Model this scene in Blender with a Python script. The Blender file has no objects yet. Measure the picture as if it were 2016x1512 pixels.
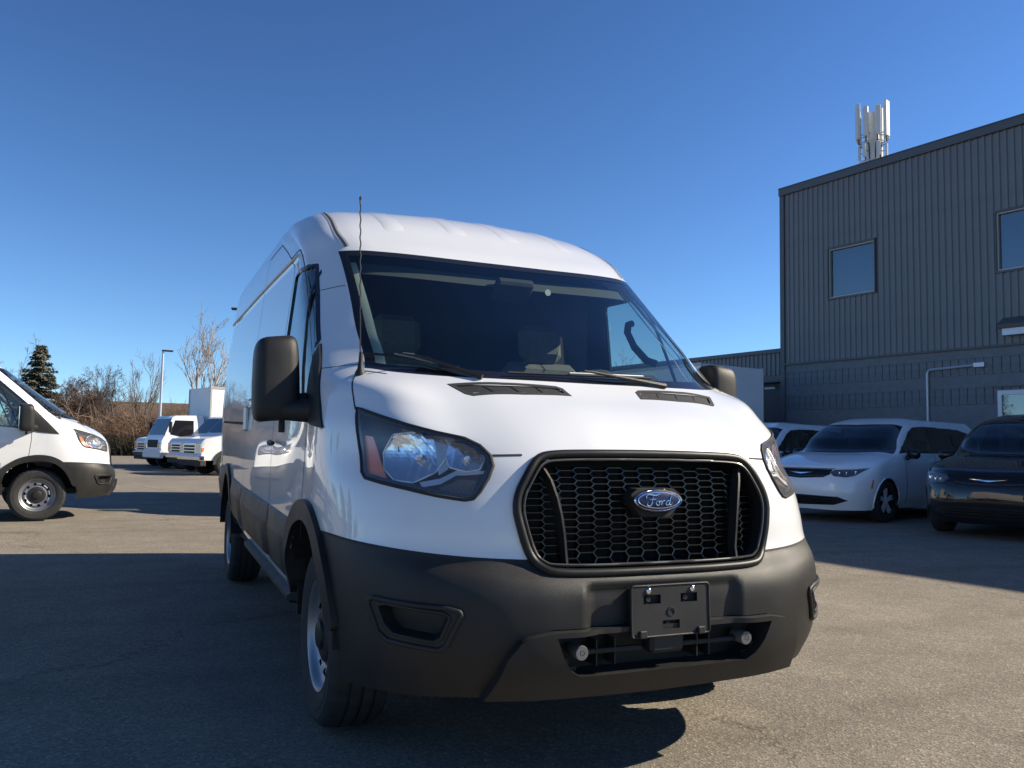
import bpy, bmesh, math, random
import numpy as np
from mathutils import Vector, Matrix
from mathutils.bvhtree import BVHTree
from mathutils.geometry import delaunay_2d_cdt

scene = bpy.context.scene
C = scene.collection
R = math.radians

# ------------------------------------------------------------------ camera, sky, sun, exposure
cam_data = bpy.data.cameras.new('camera')
cam = bpy.data.objects.new('camera', cam_data); C.objects.link(cam)
cam_data.sensor_width = 36.0
cam_data.lens = 36.0 * 1638.0 / 2016.0
cam_data.clip_start = 0.05
cam_data.clip_end = 3000.0
_yaw, _pit, _rol = R(23.804), R(4.303), R(1.057)
_f = Vector((math.sin(_yaw) * math.cos(_pit), math.cos(_yaw) * math.cos(_pit), math.sin(_pit)))
_r = Vector((math.cos(_yaw), -math.sin(_yaw), 0)); _u = _r.cross(_f)
_r2 = _r * math.cos(_rol) + _u * math.sin(_rol); _u2 = _u * math.cos(_rol) - _r * math.sin(_rol)
cam.matrix_world = Matrix(((_r2.x, _u2.x, -_f.x, -1.6557), (_r2.y, _u2.y, -_f.y, -2.4290), (_r2.z, _u2.z, -_f.z, 1.1279), (0, 0, 0, 1)))
scene.camera = cam

SUN_EL = R(33.0)
SUN_TO = Vector((0.955 * math.cos(SUN_EL), -0.297 * math.cos(SUN_EL), math.sin(SUN_EL))).normalized()
world = bpy.data.worlds.new('World'); scene.world = world
world.use_nodes = True
_nt = world.node_tree
_bg = _nt.nodes['Background']
_sky = _nt.nodes.new('ShaderNodeTexSky')
_sky.sky_type = 'NISHITA'; _sky.sun_disc = False
_sky.sun_elevation = SUN_EL
_sky.sun_rotation = math.atan2(SUN_TO.x, SUN_TO.y)
_sky.altitude = 200.0; _sky.air_density = 1.0; _sky.dust_density = 0.0; _sky.ozone_density = 3.0
# clear winter air: look a little above the true horizon so that no yellow haze band shows, and deepen the blue
_tc = _nt.nodes.new('ShaderNodeTexCoord'); _mp = _nt.nodes.new('ShaderNodeVectorMath'); _mp.operation = 'MULTIPLY_ADD'
_mp.inputs[1].default_value = (1, 1, 0.95); _mp.inputs[2].default_value = (0, 0, 0.05)
_nm = _nt.nodes.new('ShaderNodeVectorMath'); _nm.operation = 'NORMALIZE'
_nt.links.new(_tc.outputs['Generated'], _mp.inputs[0]); _nt.links.new(_mp.outputs[0], _nm.inputs[0]); _nt.links.new(_nm.outputs[0], _sky.inputs[0])
_hs = _nt.nodes.new('ShaderNodeHueSaturation'); _hs.inputs['Saturation'].default_value = 1.03; _hs.inputs['Value'].default_value = 0.5
_gm = _nt.nodes.new('ShaderNodeGamma'); _gm.inputs[1].default_value = 1.5
_nt.links.new(_sky.outputs[0], _gm.inputs[0]); _nt.links.new(_gm.outputs[0], _hs.inputs['Color'])
_nt.links.new(_hs.outputs[0], _bg.inputs[0]); _bg.inputs[1].default_value = 0.060
_sd = bpy.data.lights.new('sun', 'SUN'); _sd.energy = 3.6; _sd.angle = R(0.5); _sd.color = (1.0, 0.89, 0.71)
_so = bpy.data.objects.new('sun', _sd); C.objects.link(_so)
_so.rotation_euler = SUN_TO.to_track_quat('Z', 'Y').to_euler()
_so.location = (20, -6, 20)
scene.view_settings.view_transform = 'Standard'
scene.view_settings.look = 'None'
scene.view_settings.exposure = 1.25
scene.view_settings.gamma = 1.0
scene.view_settings.use_curve_mapping = False
scene.cycles.max_bounces = 8
scene.cycles.transparent_max_bounces = 16

# ------------------------------------------------------------------ helpers
def link(o):
    C.objects.link(o); return o

def tag(o, label=None, cat=None, group=None, kind=None):
    if label: o['label'] = label
    if cat: o['category'] = cat
    if group: o['group'] = group
    if kind: o['kind'] = kind
    return o

def thing(name, label, cat, loc=(0, 0, 0), rz=0.0, group=None):
    o = link(bpy.data.objects.new(name, None)); o.location = loc; o.rotation_euler = (0, 0, rz)
    o.empty_display_size = 0.2
    return tag(o, label, cat, group)

def mesh_obj(name, verts, faces, m, parent=None, smooth=False, sharp=None):
    me = bpy.data.meshes.new(name)
    me.from_pydata([tuple(v) for v in verts], [], [tuple(f) for f in faces])
    if smooth:
        me.polygons.foreach_set('use_smooth', [True] * len(me.polygons))
        if sharp is not None:
            try: me.set_sharp_from_angle(angle=R(sharp))
            except Exception: pass
    if isinstance(m, (list, tuple)):
        for x in m: me.materials.append(x)
    elif m: me.materials.append(m)
    me.update()
    o = link(bpy.data.objects.new(name, me))
    if parent: o.parent = parent
    return o

def copy_tree(o, parent=None, memo=None):
    c = o.copy(); C.objects.link(c)
    if parent: c.parent = parent
    for ch in KIDS.get(o.name, []): copy_tree(ch, c)
    return c
KIDS = {}
def index_kids():
    KIDS.clear()
    for o in bpy.data.objects:
        if o.parent: KIDS.setdefault(o.parent.name, []).append(o)

class MB:
    """collects shapes, builds one mesh object"""
    def __init__(s): s.v = []; s.f = []
    def add(s, vs, fs):
        n = len(s.v); s.v += [tuple(x) for x in vs]; s.f += [tuple(i + n for i in f) for f in fs]; return s
    def box(s, lo, hi, M=None, bev=0.0):
        (x0, y0, z0), (x1, y1, z1) = lo, hi
        if bev > 0:
            b = bev; vs = []; fs = []
            # chamfered box: 24 verts
            for sx in (0, 1):
                for sy in (0, 1):
                    for sz in (0, 1):
                        X = (x0, x1)[sx]; Y = (y0, y1)[sy]; Z = (z0, z1)[sz]
                        ix = X + (b, -b)[sx]; iy = Y + (b, -b)[sy]; iz = Z + (b, -b)[sz]
                        vs += [(X, iy, iz), (ix, Y, iz), (ix, iy, Z)]
            idx = lambda sx, sy, sz, a: (sx * 4 + sy * 2 + sz) * 3 + a
            for sx in (0, 1): fs.append([idx(sx, 0, 0, 0), idx(sx, 1, 0, 0), idx(sx, 1, 1, 0), idx(sx, 0, 1, 0)][::(-1 if sx == 0 else 1)])
            for sy in (0, 1): fs.append([idx(0, sy, 0, 1), idx(1, sy, 0, 1), idx(1, sy, 1, 1), idx(0, sy, 1, 1)][::(1 if sy == 0 else -1)])
            for sz in (0, 1): fs.append([idx(0, 0, sz, 2), idx(1, 0, sz, 2), idx(1, 1, sz, 2), idx(0, 1, sz, 2)][::(-1 if sz == 0 else 1)])
            for sx in (0, 1):
                for sy in (0, 1): fs.append([idx(sx, sy, 0, 0), idx(sx, sy, 1, 0), idx(sx, sy, 1, 1), idx(sx, sy, 0, 1)])
                for sz in (0, 1): fs.append([idx(sx, 0, sz, 0), idx(sx, 1, sz, 0), idx(sx, 1, sz, 2), idx(sx, 0, sz, 2)])
            for sy in (0, 1):
                for sz in (0, 1): fs.append([idx(0, sy, sz, 1), idx(1, sy, sz, 1), idx(1, sy, sz, 2), idx(0, sy, sz, 2)])
            for sx in (0, 1):
                for sy in (0, 1):
                    for sz in (0, 1): fs.append([idx(sx, sy, sz, 0), idx(sx, sy, sz, 1), idx(sx, sy, sz, 2)])
        else:
            vs = [(x0, y0, z0), (x1, y0, z0), (x1, y1, z0), (x0, y1, z0), (x0, y0, z1), (x1, y0, z1), (x1, y1, z1), (x0, y1, z1)]
            fs = [(0, 3, 2, 1), (4, 5, 6, 7), (0, 1, 5, 4), (1, 2, 6, 5), (2, 3, 7, 6), (3, 0, 4, 7)]
        if M is not None: vs = [tuple(M @ Vector(p)) for p in vs]
        return s.add(vs, fs)
    def tube(s, pts, r, n=8, closed=False, cap=True, ry=None):
        pts = [Vector(p) for p in pts]; N = len(pts)
        rs = r if isinstance(r, (list, tuple)) else [r] * N
        vs = []; fs = []; up = None
        for i, p in enumerate(pts):
            a = pts[(i - 1) % N] if (closed or i > 0) else p; b = pts[(i + 1) % N] if (closed or i < N - 1) else p
            t = (b - a)
            if t.length < 1e-9: t = Vector((0, 0, 1))
            t.normalize()
            if up is None:
                up = Vector((0, 0, 1)) if abs(t.z) < 0.9 else Vector((1, 0, 0))
            x = t.cross(up)
            if x.length < 1e-6: x = t.orthogonal()
            x.normalize(); up = x.cross(t).normalized()
            for k in range(n):
                th = 2 * math.pi * k / n
                vs.append(p + x * (rs[i] * math.cos(th)) + up * ((rs[i] if ry is None else ry) * math.sin(th)))
        M_ = N if closed else N - 1
        for i in range(M_):
            j = (i + 1) % N
            for k in range(n):
                fs.append((i * n + k, i * n + (k + 1) % n, j * n + (k + 1) % n, j * n + k))
        if cap and not closed:
            fs.append(tuple(range(n))[::-1]); fs.append(tuple((N - 1) * n + k for k in range(n)))
        return s.add(vs, fs)
    def prism(s, poly, axis_lo, axis_hi, axis=1, M=None):
        """extrude a 2D polygon along an axis; poly coords are the remaining axes in order"""
        n = len(poly); vs = []
        for a in (axis_lo, axis_hi):
            for (p, q) in poly:
                v = [p, q]; v.insert(axis, a); vs.append(tuple(v))
        fs = [tuple(range(n)), tuple(range(n, 2 * n))[::-1]] + [(i, i + n, (i + 1) % n + n, (i + 1) % n) for i in range(n)]
        if M is not None: vs = [tuple(M @ Vector(p)) for p in vs]
        return s.add(vs, fs)
    def lathe(s, prof, n=48, axis='x', origin=(0, 0, 0), close=False, skip=None, rfun=None):
        """prof: list of (offset along axis, radius)"""
        vs = []; fs = []; m = len(prof)
        for k in range(n):
            th = 2 * math.pi * k / n; c_, s_ = math.cos(th), math.sin(th)
            for i, (a, r) in enumerate(prof):
                rr = r if rfun is None else rfun(i, k, r)
                if axis == 'x': p = (origin[0] + a, origin[1] + rr * c_, origin[2] + rr * s_)
                elif axis == 'y': p = (origin[0] + rr * c_, origin[1] + a, origin[2] + rr * s_)
                else: p = (origin[0] + rr * c_, origin[1] + rr * s_, origin[2] + a)
                vs.append(p)
        for k in range(n):
            k2 = (k + 1) % n
            for i in range(m if close else m - 1):
                i2 = (i + 1) % m
                if skip and skip(i, k): continue
                fs.append((k * m + i, k2 * m + i, k2 * m + i2, k * m + i2))
        return s.add(vs, fs)
    def build(s, name, m, parent=None, smooth=False, sharp=35):
        o = mesh_obj(name, s.v, s.f, m, parent, smooth, sharp)
        bm = bmesh.new(); bm.from_mesh(o.data)
        bmesh.ops.recalc_face_normals(bm, faces=bm.faces); bm.to_mesh(o.data); bm.free()
        if smooth:
            try: o.data.set_sharp_from_angle(angle=R(sharp))
            except Exception: pass
        return o

def fillet(poly, r, n=4):
    """round the corners of a closed 2D polygon; r may be a number or a list"""
    out = []; N = len(poly)
    for i, p in enumerate(poly):
        rr = r[i] if isinstance(r, (list, tuple)) else r
        a = Vector(poly[i - 1]); b = Vector(p); c_ = Vector(poly[(i + 1) % N])
        d1 = (a - b); d2 = (c_ - b); l1, l2 = d1.length, d2.length
        if rr <= 0 or l1 < 1e-6 or l2 < 1e-6: out.append((b.x, b.y)); continue
        d1 /= l1; d2 /= l2
        ang = math.acos(max(-1, min(1, d1.dot(d2))))
        t = min(rr / math.tan(ang / 2) if ang > 0.05 else 0, l1 * 0.45, l2 * 0.45)
        s0 = b + d1 * t; s1 = b + d2 * t
        for k in range(n + 1):
            w = k / n
            q = s0 * (1 - w) ** 2 + b * 2 * w * (1 - w) + s1 * w * w
            out.append((q.x, q.y))
    return out

def resample(poly, step, closed=True):
    out = []; N = len(poly)
    for i in range(N if closed else N - 1):
        a = Vector(poly[i]); b = Vector(poly[(i + 1) % N]); L = (b - a).length
        if L < 1e-6: continue
        k = max(1, int(round(L / step)))
        for j in range(k): out.append(tuple(a.lerp(b, j / k)))
    if not closed: out.append(tuple(poly[-1]))
    return out

def inset(poly, d):
    """offset a closed 2D polygon inwards by d"""
    N = len(poly); area = sum(poly[i][0] * poly[(i + 1) % N][1] - poly[(i + 1) % N][0] * poly[i][1] for i in range(N))
    sg = 1 if area > 0 else -1; out = []
    for i in range(N):
        a = Vector(poly[i - 1]); b = Vector(poly[i]); c_ = Vector(poly[(i + 1) % N])
        e1 = (b - a).normalized(); e2 = (c_ - b).normalized()
        n1 = Vector((-e1.y, e1.x)) * sg; n2 = Vector((-e2.y, e2.x)) * sg
        nn = n1 + n2
        if nn.length < 1e-6: nn = n1
        nn.normalize(); k = max(0.5, nn.dot(n1))
        q = b + nn * (d / k); out.append((q.x, q.y))
    return out

def chaikin(poly, n=2, closed=True):
    for _ in range(n):
        N = len(poly); out = []
        for i in range(N):
            a, b = poly[i], poly[(i + 1) % N]
            out += [(a[0] * .75 + b[0] * .25, a[1] * .75 + b[1] * .25), (a[0] * .25 + b[0] * .75, a[1] * .25 + b[1] * .75)]
        poly = out
    return poly

def inpoly(x, y, poly):
    """vectorised point in polygon"""
    x = np.asarray(x); y = np.asarray(y); r = np.zeros(x.shape, bool); N = len(poly)
    for i in range(N):
        x0, y0 = poly[i]; x1, y1 = poly[(i + 1) % N]
        if y0 == y1: continue
        cnd = ((y0 > y) != (y1 > y)) & (x < (x1 - x0) * (y - y0) / (y1 - y0) + x0)
        r ^= cnd
    return r

# ------------------------------------------------------------------ materials
def new_mat(name):
    m = bpy.data.materials.new(name); m.use_nodes = True
    nt = m.node_tree; b = nt.nodes['Principled BSDF']
    return m, nt, b

def pbr(name, col, rough=0.5, metal=0.0, coat=0.0, coat_rough=0.03, spec=0.5, noise=0.0, nscale=8.0, bump=0.0, bscale=300.0, rvar=0.0, trans=0.0, ior=1.5):
    m, nt, b = new_mat(name)
    b.inputs['Base Color'].default_value = (*col, 1)
    b.inputs['Roughness'].default_value = rough; b.inputs['Metallic'].default_value = metal
    b.inputs['Coat Weight'].default_value = coat; b.inputs['Coat Roughness'].default_value = coat_rough
    b.inputs['Specular IOR Level'].default_value = spec; b.inputs['IOR'].default_value = ior
    b.inputs['Transmission Weight'].default_value = trans
    tc = None
    def coord():
        nonlocal tc
        if tc is None: tc = nt.nodes.new('ShaderNodeTexCoord')
        return tc.outputs['Object']
    if noise > 0 or rvar > 0:
        nz = nt.nodes.new('ShaderNodeTexNoise'); nz.inputs['Scale'].default_value = nscale; nz.inputs['Detail'].default_value = 6
        nz.inputs['Roughness'].default_value = 0.65
        nt.links.new(coord(), nz.inputs['Vector'])
    if noise > 0:
        mx = nt.nodes.new('ShaderNodeMixRGB'); mx.blend_type = 'MIX'
        mx.inputs[1].default_value = (*[max(0, c_ * (1 - noise)) for c_ in col], 1); mx.inputs[2].default_value = (*[min(1, c_ * (1 + noise)) for c_ in col], 1)
        rp = nt.nodes.new('ShaderNodeMapRange'); rp.inputs[1].default_value = 0.3; rp.inputs[2].default_value = 0.7
        nt.links.new(nz.outputs[0], rp.inputs[0]); nt.links.new(rp.outputs[0], mx.inputs[0]); nt.links.new(mx.outputs[0], b.inputs['Base Color'])
    if rvar > 0:
        rr = nt.nodes.new('ShaderNodeMapRange'); rr.inputs[1].default_value = 0.3; rr.inputs[2].default_value = 0.7
        rr.inputs[3].default_value = max(0, rough - rvar); rr.inputs[4].default_value = min(1, rough + rvar)
        nt.links.new(nz.outputs[0], rr.inputs[0]); nt.links.new(rr.outputs[0], b.inputs['Roughness'])
    if bump > 0:
        n2 = nt.nodes.new('ShaderNodeTexNoise'); n2.inputs['Scale'].default_value = bscale; n2.inputs['Detail'].default_value = 3
        nt.links.new(coord(), n2.inputs['Vector'])
        bp = nt.nodes.new('ShaderNodeBump'); bp.inputs['Strength'].default_value = bump; bp.inputs['Distance'].default_value = 0.002
        nt.links.new(n2.outputs[0], bp.inputs['Height']); nt.links.new(bp.outputs[0], b.inputs['Normal'])
    return m

def glass_mat(name, tint, rough=0.0, ior=1.5, haze=0.0):
    """thin sheet glass: tinted see-through plus mirror reflection by fresnel"""
    m = bpy.data.materials.new(name); m.use_nodes = True; nt = m.node_tree
    for n in list(nt.nodes): nt.nodes.remove(n)
    out = nt.nodes.new('ShaderNodeOutputMaterial'); mix = nt.nodes.new('ShaderNodeMixShader')
    tr = nt.nodes.new('ShaderNodeBsdfTransparent'); tr.inputs[0].default_value = (*tint, 1)
    gl = nt.nodes.new('ShaderNodeBsdfGlossy'); gl.inputs['Roughness'].default_value = rough; gl.inputs[0].default_value = (1, 1, 1, 1)
    # Schlick fresnel that is the same from both faces of the sheet
    ge = nt.nodes.new('ShaderNodeNewGeometry'); dt = nt.nodes.new('ShaderNodeVectorMath'); dt.operation = 'DOT_PRODUCT'
    nt.links.new(ge.outputs['Normal'], dt.inputs[0]); nt.links.new(ge.outputs['Incoming'], dt.inputs[1])
    def mth(op, a, b=None):
        n = nt.nodes.new('ShaderNodeMath'); n.operation = op
        for i, q in enumerate((a, b)):
            if q is None: continue
            if isinstance(q, (int, float)): n.inputs[i].default_value = q
            else: nt.links.new(q, n.inputs[i])
        return n.outputs[0]
    f0 = ((ior - 1) / (ior + 1)) ** 2 * 1.9
    q = mth('POWER', mth('SUBTRACT', 1.0, mth('ABSOLUTE', dt.outputs['Value'])), 5.0)
    fac = mth('ADD', f0, mth('MULTIPLY', q, 1 - f0))
    nt.links.new(fac, mix.inputs[0]); nt.links.new(tr.outputs[0], mix.inputs[1]); nt.links.new(gl.outputs[0], mix.inputs[2])
    res = mix.outputs[0]
    if haze > 0:      # diffuse white mixed in, standing for sun glare on the lens
        df = nt.nodes.new('ShaderNodeBsdfDiffuse'); df.inputs[0].default_value = (.8, .8, .8, 1)
        m3 = nt.nodes.new('ShaderNodeMixShader'); m3.inputs[0].default_value = haze
        nt.links.new(res, m3.inputs[1]); nt.links.new(df.outputs[0], m3.inputs[2]); res = m3.outputs[0]
    nt.links.new(res, out.inputs[0])
    return m

M = {}
M['white'] = pbr('white_paint', (0.68, 0.69, 0.70), 0.40, coat=1.0, coat_rough=0.02)
M['car_white_lifted'] = pbr('car_white_paint_lifted', (0.86, 0.86, 0.86), 0.35, coat=1.0, coat_rough=0.02)  # colour lifted above the van's white to offset dim light in building shade
M['black_paint'] = pbr('black_paint', (0.006, 0.0065, 0.008), 0.5, spec=.15, coat=1.0, coat_rough=0.02)
M['plastic'] = pbr('black_plastic', (0.021, 0.0207, 0.0202), 0.46, spec=.32, bump=0.5, bscale=600, noise=0.22, nscale=4, rvar=0.07)
M['gloss_black'] = pbr('gloss_black', (0.012, 0.012, 0.013), 0.18)
M['dark'] = pbr('dark_void', (0.008, 0.008, 0.009), 0.8)
M['rubber'] = pbr('tyre_rubber', (0.022, 0.022, 0.022), 0.75, noise=0.35, nscale=20, bump=0.3, bscale=200)
M['steel'] = pbr('wheel_silver', (0.27, 0.28, 0.30), 0.40, metal=0.7, noise=0.08, nscale=12)
M['chrome'] = pbr('chrome', (0.86, 0.87, 0.89), 0.06, metal=1.0)
M['satin'] = pbr('satin_metal', (0.55, 0.55, 0.55), 0.4, metal=1.0)
M['seat'] = pbr('seat_cloth', (0.13, 0.13, 0.125), 0.9, noise=0.15, nscale=40)
M['trim'] = pbr('cabin_trim', (0.66, 0.72, 0.62), 0.8, noise=0.06)
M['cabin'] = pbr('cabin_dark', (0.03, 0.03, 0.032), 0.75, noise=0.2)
M['glass'] = glass_mat('window_glass', (0.72, 0.80, 0.76), ior=1.5)
M['tint'] = glass_mat('dark_glass', (0.10, 0.11, 0.115), ior=1.5)
M['lens'] = glass_mat('clear_lens', (0.95, 0.955, 0.96), ior=1.45, haze=0.06)
M['amber'] = pbr('amber_reflector', (0.80, 0.20, 0.06), 0.25, coat=0.6)
M['frit'] = pbr('glass_black_border', (0.012, 0.012, 0.014), 0.08)
M['blue'] = pbr('emblem_blue', (0.006, 0.013, 0.055), 0.35, spec=.3)
M['seam'] = pbr('panel_gap', (0.02, 0.02, 0.022), 0.8)
# ------------------------------------------------------------------ the van: a net of measured points, splined into a smooth shell
# rows run from the bumper's lip to the roof; stations run from the nose centre round the corner and along the flank
# (u across, v back from the bumper, z up), half width only
FRONT = [
 # zs, seven front points, v of door front edge (station 7)
 (.43, [(0,.07,.318),(.25,.073,.318),(.48,.09,.32),(.66,.15,.318),(.82,.285,.312),(.93,.47,.305),(.985,.66,.298)], 1.20),
 (.50, [(0,.0,.42),(.25,.003,.42),(.48,.022,.422),(.66,.085,.425),(.82,.215,.425),(.935,.41,.425),(1.0,.64,.425)], 1.20),
 (.60, [(0,-.025,.60),(.25,-.022,.60),(.48,-.003,.60),(.66,.06,.60),(.83,.195,.60),(.95,.40,.60),(1.015,.64,.60)], 1.18),
 (.70, [(0,-.008,.69),(.25,-.004,.69),(.48,.016,.69),(.66,.078,.70),(.83,.212,.71),(.95,.412,.72),(1.02,.65,.73)], 1.16),
 (.78, [(0,.046,.752),(.25,.049,.752),(.48,.068,.756),(.66,.125,.765),(.825,.252,.78),(.945,.44,.792),(1.018,.66,.80)], 1.155),
 (.87, [(0,.054,.86),(.25,.058,.86),(.48,.08,.86),(.66,.142,.865),(.815,.265,.87),(.937,.45,.875),(1.017,.67,.88)], 1.15),
 (.98, [(0,.066,.97),(.25,.070,.97),(.475,.095,.97),(.65,.163,.97),(.80,.288,.975),(.925,.475,.98),(1.014,.69,.985)], 1.14),
 (1.09,[(0,.098,1.085),(.25,.103,1.085),(.46,.127,1.082),(.62,.198,1.08),(.772,.335,1.085),(.905,.53,1.09),(1.008,.73,1.095)], 1.13),
 (1.18,[(0,.165,1.188),(.25,.170,1.187),(.45,.197,1.172),(.60,.268,1.155),(.755,.40,1.168),(.888,.59,1.18),(1.0,.77,1.185)], 1.13),
 (1.26,[(0,.275,1.264),(.25,.280,1.263),(.45,.31,1.250),(.60,.375,1.236),(.755,.50,1.255),(.885,.67,1.266),(.992,.83,1.265)], 1.13),
 (1.33,[(0,.395,1.323),(.25,.400,1.323),(.45,.422,1.316),(.60,.478,1.305),(.752,.595,1.327),(.877,.745,1.336),(.984,.89,1.335)], 1.13),
 (1.41,[(0,.50,1.385),(.25,.512,1.387),(.45,.548,1.390),(.62,.62,1.396),(.765,.735,1.412),(.868,.86,1.428),(.972,.985,1.41)], 1.14),
 (1.62,[(0,.80,1.605),(.25,.812,1.606),(.45,.848,1.610),(.62,.91,1.617),(.755,1.00,1.626),(.848,1.105,1.632),(.945,1.22,1.62)], 1.33),
 (1.83,[(0,1.10,1.82),(.25,1.112,1.822),(.45,1.143,1.828),(.61,1.195,1.836),(.742,1.265,1.842),(.832,1.352,1.845),(.918,1.475,1.83)], 1.57),
 (2.03,[(0,1.395,2.03),(.25,1.405,2.032),(.45,1.43,2.038),(.60,1.472,2.045),(.73,1.53,2.05),(.815,1.605,2.05),(.89,1.735,2.03)], 1.84),
 (2.16,[(0,1.60,2.175),(.25,1.608,2.176),(.45,1.628,2.178),(.60,1.665,2.18),(.725,1.72,2.178),(.803,1.795,2.172),(.868,1.93,2.15)], 2.10),
 (2.27,[(0,1.83,2.312),(.25,1.837,2.312),(.45,1.855,2.31),(.60,1.89,2.306),(.715,1.94,2.296),(.79,2.01,2.282),(.850,2.14,2.258)], 2.42),
 (2.36,[(0,2.10,2.425),(.25,2.105,2.424),(.45,2.122,2.418),(.60,2.155,2.408),(.705,2.20,2.394),(.775,2.265,2.376),(.832,2.38,2.350)], 2.72),
 (2.44,[(0,2.50,2.500),(.25,2.505,2.498),(.44,2.515,2.490),(.57,2.54,2.477),(.665,2.57,2.462),(.735,2.62,2.445),(.795,2.70,2.425)], 3.05),
 (2.50,[(0,3.05,2.538),(.20,3.055,2.535),(.36,3.06,2.528),(.48,3.08,2.518),(.57,3.10,2.508),(.64,3.13,2.496),(.70,3.18,2.482)], 3.5),
 (2.535,[(0,3.6,2.552),(.1,3.6,2.551),(.18,3.61,2.549),(.25,3.62,2.546),(.30,3.63,2.542),(.35,3.65,2.538),(.39,3.67,2.533)], 3.9),
 (2.555,[(0,3.9,2.556),(.006,3.9,2.556),(.012,3.9,2.556),(.018,3.9,2.556),(.024,3.9,2.556),(.03,3.9,2.556),(.035,3.9,2.556)], 4.0),
]
_SZ = [.28,.36,.42,.60,.75,.90,1.10,1.30,1.41,1.62,1.83,2.03,2.10,2.16,2.27,2.36,2.44,2.50,2.535,2.555]
_SU = [.955,.970,.985,1.028,1.032,1.033,1.030,1.020,1.010,.989,.967,.946,.939,.933,.920,.902,.868,.775,.43,.035]
def side_u(z): return float(np.interp(z, _SZ, _SU))

def spline_matrix(knots, sub):
    """rows of weights for a non-uniform cubic (finite-difference Hermite) interpolation"""
    n = len(knots); t = np.asarray(knots, float)
    Dm = np.zeros((n, n))
    for i in range(n):
        if i == 0: Dm[0, 0] = -1 / (t[1] - t[0]); Dm[0, 1] = 1 / (t[1] - t[0])
        elif i == n - 1: Dm[i, i - 1] = -1 / (t[i] - t[i - 1]); Dm[i, i] = 1 / (t[i] - t[i - 1])
        else:
            h0 = t[i] - t[i - 1]; h1 = t[i + 1] - t[i]
            Dm[i, i - 1] = -h1 / (h0 * (h0 + h1)); Dm[i, i] = (h1 - h0) / (h0 * h1); Dm[i, i + 1] = h0 / (h1 * (h0 + h1))
    rows = []; loc = []
    for i in range(n - 1):
        h = t[i + 1] - t[i]
        for k in range(sub[i]):
            x = k / sub[i]
            w = np.zeros(n)
            w[i] += 2 * x ** 3 - 3 * x ** 2 + 1; w[i + 1] += -2 * x ** 3 + 3 * x ** 2
            w += Dm[i] * h * (x ** 3 - 2 * x ** 2 + x) + Dm[i + 1] * h * (x ** 3 - x ** 2)
            rows.append(w); loc.append(i + x)
    w = np.zeros(n); w[-1] = 1; rows.append(w); loc.append(n - 1)
    return np.array(rows), np.array(loc)

def build_net(FR, side_fn, tail, v_rear):
    rows = []
    for zs, pts, v7 in FR:
        row = list(pts)
        us = side_fn(zs)
        z6 = pts[-1][2]
        row.append((us if v7 < 3 else min(us, pts[-1][0] + 0.01), v7, zs * .75 + z6 * .25))
        vprev = v7
        for k, vt in enumerate(tail):
            v = max(vt, vprev + (0.12 if zs < 2.1 else .30)); vprev = v
            tp = .008 + .014 * min(1.0, max(0.0, (1.7 - zs) / .8))
            row.append((us * (1 - tp * max(0.0, v - 3.4)), v, zs))
        us *= 1 - tp * 2.4
        # rear corner and rear face
        vr = v_rear - 0.09 * max(0.0, (zs - 1.2)) ** 1.5
        if zs > 2.4: vr -= (zs - 2.4) * 4.0
        vr = max(vr, vprev + .1)
        row.append((us * .998, vr - .22, zs)); row.append((us * .985, vr - .08, zs)); row.append((us * .93, vr - .012, zs)); row.append((us * .5, vr + .005, zs)); row.append((0, vr + .01, zs))
        rows.append(row)
    return np.array(rows, float)

# squarer plan corners, fuller fenders and roof edges (measured against the far silhouette)
for _i, (_zs, _p, _v7) in enumerate(FRONT):
    if _i <= 7: _d = [(0,0,0),(0,0,0),(.005,0,0),(.018,0,0),(.034,0,0),(.026,0,0),(.006,0,0)]
    elif _i <= 10: _d = [(0,0,0),(0,0,0),(.01,0,0),(.035,-.01,.0),(.060,-.02,.014),(.045,-.02,.022),(.012,0,.014)]
    elif _i == 11: _d = [(0,0,0)]*4 + [(.005,0,.0),(.0,0,.004),(.004,0,.012)]
    elif _i <= 13: _d = [(0,0,0)]*5 + [(.004,0,0),(.012,0,0)]
    elif _i == 14: _d = [(0,0,.004)]*4 + [(.008,0,.004),(.018,0,.0),(.028,0,0)]
    elif _i <= 18: _d = [(0,0,-.010),(.0,0,-.012),(.005,0,-.012),(.012,0,-.008),(.030,0,.002),(.055,0,.006),(.062,0,.004)]
    else: _d = [(0,0,.006),(.0,0,.008),(.01,0,.01),(.02,0,.012),(.03,0,.014),(.04,0,.014),(.05,0,.012)] if _i == 19 else [(0,0,0)] * 7
    FRONT[_i] = (_zs, [tuple(a + b for a, b in zip(p, d)) for p, d in zip(_p, _d)], _v7)
NET = build_net(FRONT, side_u, (2.12, 3.40, 4.30, 5.25), 5.97)
NJ0, NK0, _ = NET.shape
_s = [0.0]
for j in range(1, NJ0): _s.append(_s[-1] + float(np.median(np.linalg.norm(NET[j] - NET[j - 1], axis=1))) + 1e-3)
_t = [0.0]
for k in range(1, NK0): _t.append(_t[-1] + float(np.median(np.linalg.norm(NET[:, k] - NET[:, k - 1], axis=1))) + 1e-3)
_subj = [max(3, int(round((_s[j + 1] - _s[j]) / .017))) for j in range(NJ0 - 1)]
_subj[-1] = 4; _subj[-2] = 5; _subj[-3] = 6
_subk = [15, 14, 11, 11, 11, 12, 16, 34, 40, 22, 22, 12, 5, 8, 8]
_subk = (_subk + [8] * 20)[:NK0 - 1]
WJ, LJ = spline_matrix(_s, _subj)
WK, LK = spline_matrix(_t, _subk)
GRID = np.einsum('aj,bk,jkc->abc', WJ, WK, NET)      # half shell: u >= 0
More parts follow.
